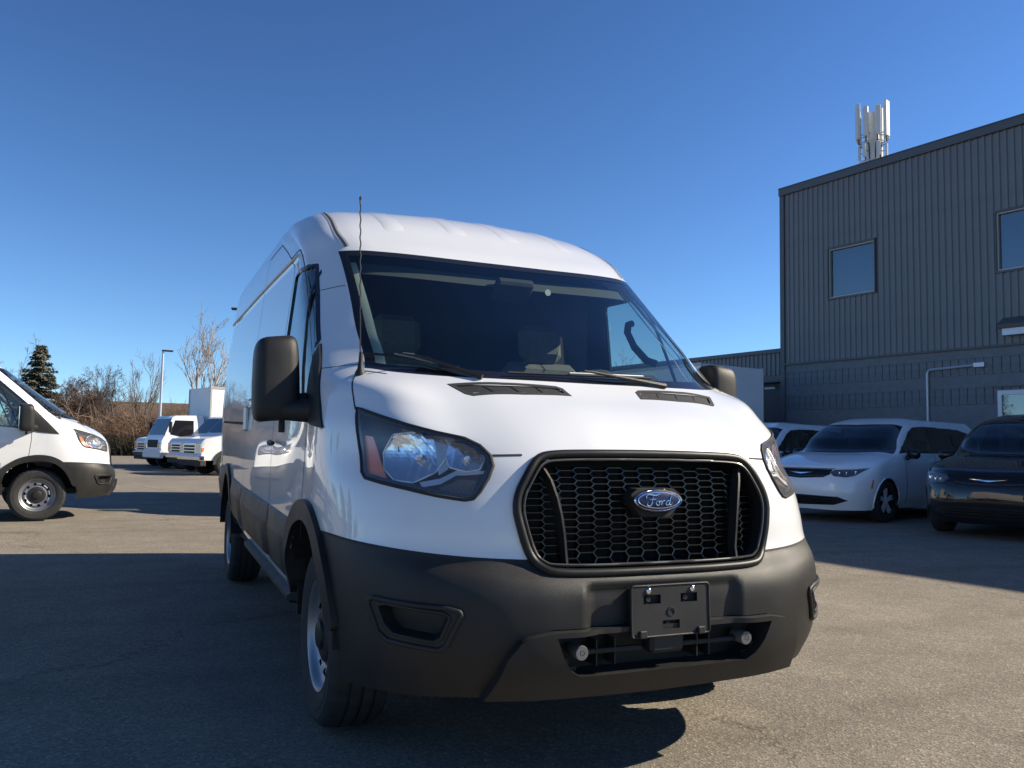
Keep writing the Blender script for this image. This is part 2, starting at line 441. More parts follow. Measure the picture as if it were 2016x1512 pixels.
# full width: mirror, drop double centre column
FULL = np.concatenate([GRID[:, ::-1] * np.array([-1, 1, 1]), GRID[:, 1:]], axis=1)
LKF = np.concatenate([-LK[::-1], LK[1:]])
# bumper centre: shallow recessed field that carries the plate
def _ss(a, b, x):
    t = np.clip((x - a) / (b - a), 0, 1); return t * t * (3 - 2 * t)
_in = (1 - _ss(.285, .315, np.abs(FULL[..., 0]))) * _ss(.50, .515, FULL[..., 2]) * (1 - _ss(.655, .69, FULL[..., 2])) * (FULL[..., 1] < .5)
FULL[..., 1] += .022 * _in
# gutter ledge along the flank where the tall roof joins
_ld = np.exp(-((FULL[..., 2] - 2.085) / .012) ** 2) * _ss(1.95, 2.05, FULL[..., 1]) * (1 - _ss(5.6, 5.8, FULL[..., 1])) * (np.abs(FULL[..., 0]) > .8)
FULL[..., 0] += np.sign(FULL[..., 0]) * .010 * _ld
def rake(v): return .025 * np.maximum(0.0, np.asarray(v) - 1.0)
FULL0 = FULL.copy()
FULL[..., 2] += rake(FULL[..., 1])
_du = np.gradient(FULL, axis=1); _dv = np.gradient(FULL, axis=0)
NRM = np.cross(_du, _dv); NRM /= np.linalg.norm(NRM, axis=2, keepdims=True) + 1e-12
_ctr = np.array([0, 3.0, 1.2])
if np.sum(NRM[40, 100] * (FULL[40, 100] - _ctr)) < 0: NRM = -NRM
NJ, NK = FULL.shape[:2]

_ii = np.arange(NJ * NK).reshape(NJ, NK)
QUADS = np.stack([_ii[:-1, :-1], _ii[:-1, 1:], _ii[1:, 1:], _ii[1:, :-1]], -1)   # (NJ-1, NK-1, 4)
QC = (FULL0[:-1, :-1] + FULL0[:-1, 1:] + FULL0[1:, 1:] + FULL0[1:, :-1]) / 4
QLJ = (LJ[:-1] + LJ[1:]) / 2
QLK = (np.abs(LKF[:-1]) + np.abs(LKF[1:])) / 2
QJ = np.repeat(QLJ[:, None], NK - 1, 1); QK = np.repeat(QLK[None], NJ - 1, 0)
VFLAT = FULL.reshape(-1, 3); NFLAT = NRM.reshape(-1, 3)
BVH = BVHTree.FromPolygons([tuple(p) for p in VFLAT], [tuple(int(i) for i in q) for q in QUADS.reshape(-1, 4)])
# make the quads wind outwards
_q = QUADS[60, 10]; _n = np.cross(VFLAT[_q[1]] - VFLAT[_q[0]], VFLAT[_q[3]] - VFLAT[_q[0]])
_FLIP = np.dot(_n, NFLAT[_q[0]]) < 0

def shell_mesh(name, mask, m, parent, offset=0.0, flip=False):
    q = QUADS[mask]
    used, inv = np.unique(q.reshape(-1), return_inverse=True)
    vs = VFLAT[used] + NFLAT[used] * offset; f = inv.reshape(-1, 4)
    fl = _FLIP != flip
    if fl: f = f[:, ::-1]
    me = bpy.data.meshes.new(name)
    me.from_pydata(vs.tolist(), [], f.tolist())
    me.polygons.foreach_set('use_smooth', [True] * len(me.polygons))
    me.materials.append(m)
    me.normals_split_custom_set_from_vertices((NFLAT[used] * (-1 if flip else 1)).tolist())
    o = link(bpy.data.objects.new(name, me)); o.parent = parent
    return o
# ------------------------------------------------------------------ projecting outlines onto the van's skin
def fr_front(a, b): return Vector((a, -1.5, b)), Vector((0, 1, 0))
def fr_side(a, b): return Vector((-2.5, a, b + float(rake(a)))), Vector((1, 0, 0))
def fr_top(a, b): return Vector((a, b, 4.0)), Vector((0, 0, -1))
_DA = R(38)
_DD = Vector((math.sin(_DA), math.cos(_DA), 0)); _DE = Vector((math.cos(_DA), -math.sin(_DA), 0))
def fr_diag(a, b): return _DE * a - _DD * 3.0 + Vector((0, 0, b)), _DD
def diag_p(p): return (p[0] * _DE.x + p[1] * _DE.y, p[2])

def skin(frame, a, b, off=0.0, smooth=True):
    o, d = frame(a, b); h = BVH.ray_cast(o, d)
    if h[0] is None:
        h = BVH.find_nearest(o + d * 2.2)
    p, n = h[0], h[1]
    if n.dot(d) > 0: n = -n
    return p + n * off

def patch(name, outline, frame, off, m, parent, skirt=0.0, step=0.03, holes=(), mirror=False, dirskirt=True):
    out = resample(outline, step); pts = [Vector(p) for p in out]; edges = [(i, (i + 1) % len(out)) for i in range(len(out))]
    loops = [list(range(len(out)))]
    for h in holes:
        hh = resample(h, step); b0 = len(pts); pts += [Vector(p) for p in hh]
        edges += [(b0 + i, b0 + (i + 1) % len(hh)) for i in range(len(hh))]; loops.append(list(range(b0, b0 + len(hh))))
    xs = [p[0] for p in out]; ys = [p[1] for p in out]
    gx = np.arange(min(xs) + step * .5, max(xs), step); gy = np.arange(min(ys) + step * .5, max(ys), step)
    if len(gx) and len(gy):
        X, Y = np.meshgrid(gx, gy); ins = inpoly(X, Y, inset(out, step * .4))
        for h in holes: ins &= ~inpoly(X, Y, inset(resample(h, step), -step * .4))
        pts += [Vector((float(a), float(b))) for a, b in zip(X[ins], Y[ins])]
    v2, e2, f2, ov, oe, of = delaunay_2d_cdt(pts, edges, [], 1, 1e-5)
    keep = []
    for f in f2:
        c_ = sum((v2[i] for i in f), Vector((0, 0))) / len(f)
        if holes and any(inpoly(np.array([c_.x]), np.array([c_.y]), resample(h, step))[0] for h in holes): continue
        keep.append(list(f))
    dvec = frame(*outline[0])[1]
    V = [skin(frame, p.x, p.y, off) for p in v2]; F = keep
    if skirt > 0:
        for L in loops:
            b0 = len(V); q = [skin(frame, pts[i].x, pts[i].y, off) for i in L]
            V += q + [p + dvec * skirt for p in q]; n = len(L)
            F += [(b0 + i, b0 + (i + 1) % n, b0 + n + (i + 1) % n, b0 + n + i) for i in range(n)]
    if mirror: V = [Vector((-p.x, p.y, p.z)) for p in V]
    o = mesh_obj(name, V, F, m, parent, True)
    bm = bmesh.new(); bm.from_mesh(o.data)
    for f in bm.faces: f.normal_update()
    dd = Vector((-dvec.x, dvec.y, dvec.z)) if mirror else dvec
    # orient the face sheet towards the viewer side
    for f in bm.faces:
        if len(f.verts) == 3 and f.normal.dot(dd) > 0: f.normal_flip()
    bm.to_mesh(o.data); bm.free()
    try: o.data.set_sharp_from_angle(angle=R(40))
    except Exception: pass
    return o

def mirx(pts): return [Vector((-p[0], p[1], p[2])) for p in pts]
def sgn(pts, s): return [Vector(p) for p in pts] if s < 0 else mirx(pts)

def ribbon(path, nrm, width, off, name, m, parent):
    vs = []; fs = []; N = len(path)
    for i in range(N):
        t = (path[min(i + 1, N - 1)] - path[max(i - 1, 0)]).normalized(); s_ = t.cross(nrm[i]).normalized() * (width / 2)
        b = path[i] + nrm[i] * off
        vs += [b - s_, b + s_]
        if i: fs.append((2 * i - 2, 2 * i - 1, 2 * i + 1, 2 * i))
    return mesh_obj(name, vs, fs, m, parent, True)

def gcol(k, s): return int(np.argmin(np.abs(LKF - k * (1 if s > 0 else -1))))
def grow(j): return int(np.argmin(np.abs(LJ - j)))
def seam_col(k, s, j0, j1, parent, name='panel_gap', w=.006):
    c_ = gcol(k, s); a, b = grow(j0), grow(j1)
    return ribbon([Vector(FULL[j, c_]) for j in range(a, b + 1)], [Vector(NRM[j, c_]) for j in range(a, b + 1)], w, .0012, name, M['seam'], parent)
def seam_row(j, s, k0, k1, parent, name='panel_gap', w=.006):
    r_ = grow(j); a, b = sorted((gcol(k0, s), gcol(k1, s)))
    return ribbon([Vector(FULL[r_, c_]) for c_ in range(a, b + 1)], [Vector(NRM[r_, c_]) for c_ in range(a, b + 1)], w, .0012, name, M['seam'], parent)

# ------------------------------------------------------------------ outlines measured on the near side
HL3 = [(-.934,.627,1.261),(-.883,.51,1.231),(-.813,.393,1.198),(-.727,.314,1.171),(-.644,.258,1.152),(-.604,.215,1.128),(-.58,.177,1.095),(-.579,.156,1.061),
       (-.598,.148,1.021),(-.628,.146,.977),(-.65,.149,.954),(-.676,.16,.949),(-.756,.212,.961),(-.836,.294,.980),(-.898,.391,.996),(-.935,.467,1.009),(-.941,.493,1.027),(-.939,.548,1.117)]
HL = [diag_p(p) for p in HL3]
GO_h = [(0,1.121),(.244,1.119),(.378,1.115),(.435,1.102),(.474,1.058),(.536,.951),(.516,.845),(.487,.760),(.455,.722),(.405,.704),(.2,.700),(0,.700)]
GO = [(x, z) for x, z in GO_h] + [(-x, z) for x, z in GO_h[-2:0:-1]]
GI = inset(GO, .034)
FOG = [diag_p(p) for p in [(-.948,.331,.613),(-.935,.307,.628),(-.75,.101,.619),(-.711,.078,.609),(-.705,.074,.593),(-.746,.104,.491),(-.766,.12,.478),(-.895,.25,.491),(-.92,.287,.513)]]
FOGI = [diag_p(p) for p in [(-.924,.284,.603),(-.9,.245,.609),(-.764,.108,.597),(-.743,.095,.587),(-.765,.111,.522),(-.782,.125,.51),(-.885,.229,.522),(-.908,.26,.55)]]
INTAKE = [(-.425,.528),(.425,.528),(.40,.47),(.365,.425),(.33,.408),(-.33,.408),(-.365,.425),(-.40,.47)]
WIN = fillet([(1.17,1.28),(1.17,1.565),(1.53,1.878),(1.66,1.994),(2.055,1.994),(2.055,1.265),(1.54,1.262),(1.17,1.240)], .04, 3)
SAIL = [(.80,1.185),(.95,1.345),(1.07,1.465),(1.155,1.545),(1.175,1.23),(1.05,1.205)]
VENT = [(-.598,.545),(-.40,.500),(-.19,.466),(-.172,.453),(-.164,.407),(-.35,.420),(-.54,.452),(-.562,.472)]

def arch_pts(c_v, c_z, r, a0, a1, n=28, sx=1.0):
    return [(c_v + sx * r * math.cos(R(a0 + (a1 - a0) * i / n)), c_z + r * math.sin(R(a0 + (a1 - a0) * i / n))) for i in range(n + 1)]

def sphere_patch(name, ctr, rx, ry, rz, axis, m, parent, n=14, rings=5, flat=True):
    """a shallow faceted bowl opening towards axis"""
    ax = Vector(axis).normalized(); e1 = ax.cross(Vector((0, 0, 1))).normalized(); e2 = e1.cross(ax)
    vs = [Vector(ctr) - ax * rz]; fs = []
    for i in range(1, rings + 1):
        t = i / rings
        for k in range(n):
            th = 2 * math.pi * (k + .5 * (i % 2)) / n
            vs.append(Vector(ctr) + e1 * (rx * t * math.cos(th)) + e2 * (ry * t * math.sin(th)) - ax * (rz * (1 - t * t)))
    for k in range(n): fs.append((0, 1 + k, 1 + (k + 1) % n))
    for i in range(rings - 1):
        for k in range(n):
            a = 1 + i * n; b = a + n
            k2 = (k + 1) % n
            if (i + 1) % 2:
                fs += [(a + k, b + k, a + k2), (a + k2, b + k, b + k2)]
            else:
                fs += [(a + k, b + k, b + k2), (a + k, b + k2, a + k2)]
    return mesh_obj(name, vs, fs, m, parent, not flat)

def make_wheel(root, x, y, s, z=.356, hub_black=True):
    """tyre, steel rim with ten holes and black hub; s = outward sign; local children of one wheel part"""
    w = link(bpy.data.objects.new('wheel', None)); w.empty_display_size = .1; w.parent = root; w.location = (x, y, z)
    # tyre profile: offset along axle (outward positive), radius
    hw = .117
    prof = [(-hw+.01,.215),(-hw,.25),(-hw-.004,.30),(-hw+.008,.338),(-hw+.03,.352),(-.055,.355),(-.053,.347),(-.045,.347),(-.043,.356),(-.006,.357),(-.005,.348),(.005,.348),(.006,.357),(.043,.356),(.045,.347),(.053,.347),(.055,.355),
            (hw-.03,.352),(hw-.016,.346),(hw+.000,.330),(hw+.003,.318),(hw+.0055,.316),(hw+.006,.300),(hw+.004,.285),(hw+.006,.283),(hw+.004,.262),(hw-.002,.240),(hw-.006,.228),(hw-.012,.218),(hw-.02,.213)]
    prof = [(a * s, r) for a, r in prof]
    lug = {3,4,17,18,19}
    mid = {5,8,9,12,13,16}
    def rf(i, k, r):
        if i in lug and k % 3 == 0: return r - .005
        if i in mid and (k + (i // 4) * 2) % 4 == 0: return r - .003
        return r
    tb = MB().lathe(prof, 120, 'x', rfun=rf).build('tyre', M['rubber'], w, True, 30)
    # rim
    rp = [(.086,.214),(.104,.222),(.112,.220),(.108,.212),(.096,.205),(.084,.197),(.074,.186),(.070,.174),(.080,.162),(.086,.147),(.080,.132),(.074,.122),(.078,.110),(.080,.098)]
    rp = [(a * s, r) for a, r in rp]
    MB().lathe(rp, 80, 'x', skip=lambda i, k: i in (8, 9) and (k % 8) in (0, 1, 2)).build('rim', M['steel'], w, True, 40)
    hb = MB().lathe([(a * s, r) for a, r in [(.076,.112),(.088,.106),(.096,.085),(.096,.06),(.108,.055),(.113,.045),(.113,.0)]], 40, 'x')
    hb.build('hub_cap', M['plastic'], w, True, 30)
    MB().lathe([(.0 * s, .205), (.02 * s, .19), (.02 * s, .0)], 32, 'x').build('brake_drum', M['dark'], w, True)
    return w

def make_van(label):
    root = thing('delivery_van', label, 'van')
    U, V_, Z = QC[..., 0], QC[..., 1], QC[..., 2]
    SD = np.where(U < 0, -1, 1)
    front = QK < 5.5
    pd = -np.abs(U) * _DE.x + V_ * _DE.y
    hole_light = inpoly(pd, Z, inset(HL, .004)) & (V_ < .75) & (Z > .9) & (Z < 1.3)
    hole_grille = inpoly(U, Z, inset(GO, .018)) & (V_ < .3)
    hole_intake = inpoly(U, Z, inset(INTAKE, -.002)) & (V_ < .3)
    hole_fog = inpoly(pd, Z, inset(FOG, .012)) & (V_ < .45) & (Z < .66)
    hole_vent = inpoly(-np.abs(U), V_, inset(VENT, .005)) & (Z > 1.28) & (Z < 1.42)
    hole_ws = (QJ > 11) & (QJ < 14) & (QK < 4.9)
    hole_win = inpoly(V_, Z, inset(WIN, .003)) & (QK > 5)
    hole_arch = (QK > 4.9) & (((V_ - 1.02) ** 2 + (Z - .37) ** 2 < .472 ** 2) | ((V_ - 4.77) ** 2 + (Z - .30) ** 2 < .485 ** 2))
    hole_arch |= (QK > 5.4) & (V_ > .58) & (V_ < 1.42) & (Z < .45)
    hole_arch |= (QK > 5.4) & (V_ > 4.36) & (V_ < 5.18) & (Z < .47)
    holes = hole_light | hole_grille | hole_intake | hole_fog | hole_vent | hole_ws | hole_win | hole_arch
    bump = (QJ < 4) & (QK < 6.4) & (V_ < 1.0)
    hood = (QJ > 7.12) & (QJ < 10.75) & (QK < 5.05)
    door = (QK > 7) & (QK < 8) & (QJ > 1) & (QJ < 14.7)
    slide = (QK > 8) & (QK < 9) & (QJ > 1) & (QJ < 16.4) & (U < 0)
    shell_mesh('body_shell', ~(holes | bump | hood | door | slide), M['white'], root)
    fb = shell_mesh('front_bumper', bump & ~holes, M['plastic'], root)
    shell_mesh('hood', hood & ~holes, M['white'], root)
    doors = {}
    for s in (-1, 1):
        doors[s] = shell_mesh('front_door', door & ~holes & (SD == s), M['white'], root)
    sd = shell_mesh('sliding_door', slide & ~holes, M['white'], root)
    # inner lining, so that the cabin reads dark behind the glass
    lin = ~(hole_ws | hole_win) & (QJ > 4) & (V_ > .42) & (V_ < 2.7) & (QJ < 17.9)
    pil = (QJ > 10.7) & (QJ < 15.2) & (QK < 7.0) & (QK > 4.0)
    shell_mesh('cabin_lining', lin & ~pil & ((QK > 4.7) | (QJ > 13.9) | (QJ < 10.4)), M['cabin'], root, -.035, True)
    for s in (-1, 1):
        shell_mesh('pillar_lining', lin & pil & (SD == s), M['trim'], root, -.03, True)
        shell_mesh('pillar_trim', (QJ > 11.3) & (QJ < 13.9) & (QK > 4.28) & (QK < 4.72) & (SD == s), M['trim'], root, -.055)
    shell_mesh('header_trim', (QJ > 13.55) & (QJ < 13.95) & (QK < 4.4), M['headliner'], root, -.06)
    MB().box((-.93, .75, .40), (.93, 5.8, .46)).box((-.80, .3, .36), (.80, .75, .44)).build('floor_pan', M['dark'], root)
    # panel gaps
    for s in (-1, 1):
        seam_col(7, s, 3.2, 14.7, root); seam_col(8, s, 1, 16.4 if s < 0 else 14.7, root)
        seam_row(14.7, s, 7, 8, root)
        seam_col(5.05, s, 8.7, 10.75, root); seam_row(10.75, s, 4.2, 5.05, root)
        seam_row(7.12, s, 2.05, 2.65, root, w=.008)
        seam_row(4.0, s, 2.0, 6.2, root, w=.008)
        seam_row(13.0, s, 5.0, 7.0, root, w=.004); seam_row(11.05, s, 5.0, 6.6, root, w=.004)
        seam_col(9, s, 1, 16.4, root)
        seam_row(16.4, s, 8, 9, root) if s < 0 else None
    # roof ditches and ribs
    for s in (-1, 1):
        c_ = gcol(4.45, s); a, b = grow(14.15), grow(17.3)
        ribbon([Vector(FULL[j, c_]) for j in range(a, b)], [Vector(NRM[j, c_]) for j in range(a, b)], .030, .0015, 'roof_ditch', M['ditch'], root)
        ribbon([Vector(FULL[j, c_]) for j in range(a, b)], [Vector(NRM[j, c_]) for j in range(a, b)], .010, .003, 'ditch_seal', M['seam'], root)
    rb = 0
    for u0 in (-.80 * .63, -.155, .155, .80 * .63):
        mbr = MB(); L = []
        for i in range(26):
            v = 1.72 + (5.5 - 1.72) * (i / 25) ** 1.6
            p = skin(fr_top, u0, v); L.append((p, v))
        for i, (p, v) in enumerate(L):
            e = min(1, i / 2.0) * min(1, (25 - i) / 2.0); h = .0045 * e
            mbr.v += [(p.x - .06, p.y, skin(fr_top, u0 - .06, v).z - .002), (p.x - .045, p.y, skin(fr_top, u0 - .045, v).z + h), (p.x + .045, p.y, skin(fr_top, u0 + .045, v).z + h), (p.x + .06, p.y, skin(fr_top, u0 + .06, v).z - .002)]
            if i:
                b0 = 4 * i
                mbr.f += [(b0 - 4 + q, b0 - 3 + q, b0 + 1 + q, b0 + q) for q in range(3)]
        mbr.build('roof_rib', M['white'], root, True, 50)
    # windshield: glass, black border, wipers
    wsm = (QJ > 11) & (QJ < 14) & (QK < 4.9)
    bd = wsm & ((QJ > 13.82) | (QJ < 11.16) | (QK > 4.58))
    ws = shell_mesh('windshield', wsm & ~bd, M['glass'], root, -.002)
    shell_mesh('border', bd, M['frit'], ws, -.001)
    sb = MB(); c0 = skin(fr_front, 0, 1.90)
    sb.box((-.10, 0, -.07), (.10, .05, .06), Matrix.Translation(c0 + Vector((0, .12, -.01))) @ Matrix.Rotation(R(50), 4, 'X'), .012)
    sb.build('sensor_box', M['cabin'], ws)
    tg = MB().lathe([(0, .0), (.0, .016)], 16, 'y', c0 + Vector((.14, .02, -.01))).build('inspection_sticker', M['trim'], ws)
    for pts in ([(-.845,1.49),(-.74,1.475),(-.62,1.447),(-.52,1.405)], [(-.36,1.405),(-.1,1.408),(.12,1.412),(.30,1.415)]):
        w = link(bpy.data.objects.new('wiper', None)); w.parent = root; w.empty_display_size = .05
        P = [skin(fr_front, a, b, .014) for a, b in pts]
        MB().tube(P, .0055, 6).build('blade', M['seam'], w)
        h0 = P[1].lerp(P[2], .5) + Vector((0, -.02, .012))
        base = skin(fr_front, pts[-1][0] + .05, 1.385, .01)
        MB().tube([h0 + Vector((-.05, 0, .004)), h0, h0.lerp(base, .6) + Vector((0, -.006, 0)), base], [.004, .006, .008, .012], 6).build('arm', M['plastic'], w)
        MB().tube([P[1] + Vector((0, -.004, .007)), P[1].lerp(P[-1], .9) + Vector((0, -.004, .007))], .004, 5).build('blade_spine', M['satin'], w)
    # hood vents
    for s in (-1, 1):
        mi = s > 0
        vt = patch('hood_vent', inset(resample(VENT, .015), -.007), fr_top, .0014, M['seam'], root, .02, .015, holes=[inset(resample(VENT, .015), .009)], mirror=mi)
        patch('mesh', inset(resample(VENT, .015), .007), fr_top, -.004, M['ventmesh'], vt, 0, .015, mirror=mi)
        for t in (.25, .5, .75):
            a = Vector((-.585, .515)).lerp(Vector((-.175, .455)), t); b = Vector((-.55, .458)).lerp(Vector((-.166, .412)), t)
            q = sgn([skin(fr_top, a.x, a.y, -.004), skin(fr_top, b.x, b.y, -.004)], s)
            MB().tube(q, .0025, 5).build('divider', M['seam'], vt)
    # antenna
    an = link(bpy.data.objects.new('antenna', None)); an.parent = root; an.empty_display_size = .05
    p0 = skin(fr_top, -.885, .80); tip = p0 + Vector((.008, .13, .74))
    MB().lathe([(-.01, .022), (.006, .021), (.02, .013), (.05, .009), (.085, .007), (.09, .0)], 16, 'z', p0).build('antenna_base', M['plastic'], an, True)
    rod = []; 
    for i in range(90):
        t = .10 + .9 * i / 89; q = p0.lerp(tip, t); th = i * .9
        rod.append(q + Vector((math.cos(th), math.sin(th), 0)) * (.0016 if i > 22 else 0))
    MB().tube(rod, .0030, 5).lathe([(-.005, 0), (-.004, .005), (.006, .005), (.012, 0)], 8, 'z', tip).build('antenna_rod', M['seam'], an, True)
    # grille ------------------------------------------------------------
    gr = link(bpy.data.objects.new('grille', None)); gr.parent = root; gr.empty_display_size = .1
    gmid = resample(chaikin(inset(GO, .012), 2), .025)
    MB().tube([skin(fr_front, a, b, .004) for a, b in gmid], .0150, 10, closed=True).build('surround', M['surround'], gr, True, 60)
    gin2 = resample(chaikin(inset(GO, .033), 2), .025)
    MB().tube([skin(fr_front, a, b, .006) for a, b in gin2], .0050, 6, closed=True).build('inner_lip', M['lip'], gr, True, 60)
    # recess wall and back plate
    lo = [skin(fr_front, a, b, -.0) for a, b in gin2]; n = len(lo); dp = Vector((0, .13, 0))
    bk = MB(); bk.add(lo + [p + dp for p in lo], [(i, (i + 1) % n, n + (i + 1) % n, n + i) for i in range(n)])
    bk.add([(-.6, .24, .66), (.6, .24, .66), (.6, .28, 1.16), (-.6, .28, 1.16)], [(0, 1, 2, 3)])
    bk.build('recess', M['dark'], gr)
    PX, DX, HY = .0640, .0125, .0248
    gpoly = inset(GO, .042); em = MB(); seen = set()
    def node(a, b): return skin(fr_front, a, b, -.034)
    for ci in range(-9, 10):
        for ri in range(-11, 12):
            cx = ci * PX; cz = .912 + ri * HY + (HY / 2 if ci % 2 else 0)
            if not inpoly(np.array([cx]), np.array([cz]), inset(gpoly, -.02))[0]: continue
            fl = PX - DX
            hx = [(cx - fl / 2 + DX / 2 - DX * .5, cz + HY / 2), (cx + fl / 2 - DX / 2 + DX * .5, cz + HY / 2), (cx + fl / 2 + DX, cz), (cx + fl / 2, cz - HY / 2), (cx - fl / 2, cz - HY / 2), (cx - fl / 2 - DX, cz)]
            for i in range(6):
                a, b = hx[i], hx[(i + 1) % 6]
                key = tuple(sorted(((round(a[0], 3), round(a[1], 3)), (round(b[0], 3), round(b[1], 3)))))
                if key in seen: continue
                seen.add(key)
                m_ = ((a[0] + b[0]) / 2, (a[1] + b[1]) / 2)
                if not inpoly(np.array([m_[0]]), np.array([m_[1]]), gpoly)[0]: continue
                A, B = node(*a), node(*b); t = (B - A).normalized(); nn = Vector((t.z, 0, -t.x)) * .0017
                d0 = Vector((0, .002, 0)); d1 = Vector((0, .030, 0))
                em.add([A - nn + d0, A + nn + d0, B + nn + d0, B - nn + d0, A - nn * 1.6 + d1, A + nn * 1.6 + d1, B + nn * 1.6 + d1, B - nn * 1.6 + d1],
                       [(0, 1, 2, 3), (0, 4, 5, 1), (1, 5, 6, 2), (2, 6, 7, 3), (3, 7, 4, 0)])
    gm = em.build('honeycomb', M['gloss_black'], gr); gm['kind'] = 'stuff'
    for s in (-1, 1):
        bp = [(-.413,1.068),(-.393,1.02),(-.376,.96),(-.364,.90),(-.356,.84),(-.350,.78),(-.349,.735)]
        P = sgn([skin(fr_front, a, b, -.010) for a, b in bp], s)
        fb_ = MB(); N = len(P)
        for i, p in enumerate(P):
            e = .012 * math.sin(math.pi * min(1, max(0, i / (N - 1)))) ** .4 + .002
            fb_.v += [(p.x - .006, p.y + .03, p.z), (p.x - .004, p.y - e, p.z), (p.x + .004, p.y - e, p.z), (p.x + .006, p.y + .03, p.z)]
            if i: fb_.f += [(4 * i - 4 + q, 4 * i - 3 + q, 4 * i + 1 + q, 4 * i + q) for q in range(3)]
        fb_.build('fin', M['plastic'], gr, True, 40)
    # emblem on its pad
    ec = skin(fr_front, 0, .950); EM = Matrix.Translation((0, ec.y - .022, .950)) @ Matrix.Rotation(R(-7), 4, 'X')
    pad = [(-.10,.972),(-.075,.99),(.075,.99),(.10,.972),(.10,.935),(.06,.892),(-.06,.892),(-.10,.935)]
    MB().prism(pad, ec.y - .008, ec.y + .05).build('emblem_pad', M['dark'], gr)
    eb = link(bpy.data.objects.new('emblem', None)); eb.parent = gr; eb.empty_display_size = .05
    def ell(prof, n=48):
        vs = []; fs = []; m_ = len(prof)
        for k in range(n):
            th = 2 * math.pi * k / n
            for (rx, rz, d) in prof: vs.append(EM @ Vector((rx * math.cos(th), d, rz * math.sin(th))))
        for k in range(n):
            for i in range(m_ - 1): fs.append((k * m_ + i, ((k + 1) % n) * m_ + i, ((k + 1) % n) * m_ + i + 1, k * m_ + i + 1))
        return vs, fs
    # every piece of the badge sits straight under the grille's own part level
    MB().add(*ell([(.094,.035,.02),(.100,.041,.012),(.100,.041,-.002),(.0955,.0368,-.007),(.0905,.0322,-.003)])).build('emblem_rim', M['chrome'], eb, True, 50)
    MB().add(*ell([(.0915,.0327,-.003),(.08,.028,-.0055),(.04,.014,-.007),(.001,.0005,-.0075)])).build('emblem_field', M['blue'], eb, True, 80)
    MB().add(*ell([(.0858,.0282,-.0036),(.0856,.028,-.006),(.0834,.0262,-.0062),(.0832,.026,-.0042)])).build('emblem_line', M['chrome'], eb, True, 50)
    tx = MB()
    def stroke(pts, r0, r1=None):
        # Catmull-Rom through the points
        P = [Vector((x, 0, z)) for x, z in pts]; out = []
        for i in range(len(P) - 1):
            a = P[max(i - 1, 0)]; b = P[i]; c_ = P[i + 1]; d = P[min(i + 2, len(P) - 1)]
            for k in range(5):
                t = k / 5; out.append(.5 * ((2 * b) + (c_ - a) * t + (2 * a - 5 * b + 4 * c_ - d) * t * t + (3 * b - a - 3 * c_ + d) * t ** 3))
        out.append(P[-1]); r1 = r1 or r0; N = len(out)
        tx.tube([EM @ (p * 1.02 + Vector((.005, -.008, .0))) for p in out], [r0 + (r1 - r0) * math.sin(math.pi * i / (N - 1)) for i in range(N)], 6)
    stroke([(-.056,.006),(-.056,.014),(-.047,.0195),(-.034,.0185),(-.020,.0165),(-.008,.0195),(-.002,.0225)], .0011, .0026)
    stroke([(-.027,.0175),(-.031,.006),(-.036,-.008),(-.043,-.0175),(-.052,-.018),(-.055,-.012),(-.051,-.008)], .0012, .0028)
    stroke([(-.043,.002),(-.034,.0035),(-.024,.003),(-.017,.005)], .0010, .0018)
    stroke([(-.009,-.002),(-.016,-.004),(-.019,-.011),(-.015,-.0165),(-.009,-.0155),(-.005,-.009),(-.007,-.003),(-.001,-.004),(.004,-.001)], .0011, .0022)
    stroke([(.004,-.001),(.005,-.006),(.002,-.0165)], .0011, .0022)
    stroke([(.004,-.010),(.009,-.003),(.014,-.001),(.017,-.004)], .0010, .0020)
    stroke([(.034,-.003),(.028,-.002),(.022,-.008),(.022,-.015),(.027,-.0165),(.032,-.012),(.036,-.004)], .0011, .0021)
    stroke([(.046,.0195),(.043,.014),(.039,.003),(.035,-.010),(.037,-.0165),(.043,-.014),(.047,-.008)], .0011, .0023)
    tx.build('emblem_lettering', M['chrome'], eb, True, 70)
    # headlights --------------------------------------------------------
    for s in (-1, 1):
        mi = s > 0
        hl = link(bpy.data.objects.new('headlight', None)); hl.parent = root; hl.empty_display_size = .1
        hin = inset(HL, .012)
        patch('lens', HL, fr_diag, .003, M['lens'], hl, .012, .03, mirror=mi)
        patch('bezel', inset(HL, -.003), fr_diag, .0015, M['frit'], hl, .03, .03, holes=[inset(HL, .017)], mirror=mi)
        rim = resample(HL, .03)
        MB().tube(sgn([skin(fr_diag, a, b, .002) for a, b in rim], s), .0062, 6, closed=True).build('gasket', M['seam'], hl, True, 60)
        # housing: wall and back
        L = [skin(fr_diag, a, b, -.001) for a, b in resample(hin, .03)]; n = len(L); dv = _DD * .085
        V0 = L + [p + dv for p in L]; F0 = [(i, (i + 1) % n, n + (i + 1) % n, n + i) for i in range(n)]
        hb = MB().add(sgn(V0, s), F0); hb.build('housing_wall', M['lampdark'], hl)
        patch('housing', hin, fr_diag, -.080, M['lampdark'], hl, 0, .04, mirror=mi)
        axis = -(_DD * .80 + Vector((0, .6, 0))).normalized()
        def sx(p): p = Vector(p); return p if s < 0 else Vector((-p.x, p.y, p.z))
        def sa(a): return a if s < 0 else Vector((-a.x, a.y, a.z))
        c1 = skin(fr_diag, *diag_p((-.815,.345,1.095)), -.026); c2 = skin(fr_diag, *diag_p((-.672,.230,1.108)), -.018)
        LOWB = [(-.860,1.165),(-.79,1.182),(-.735,1.172),(-.712,1.14),(-.715,1.09),(-.735,1.040),(-.79,1.004),(-.84,1.010),(-.872,1.045),(-.882,1.10)]
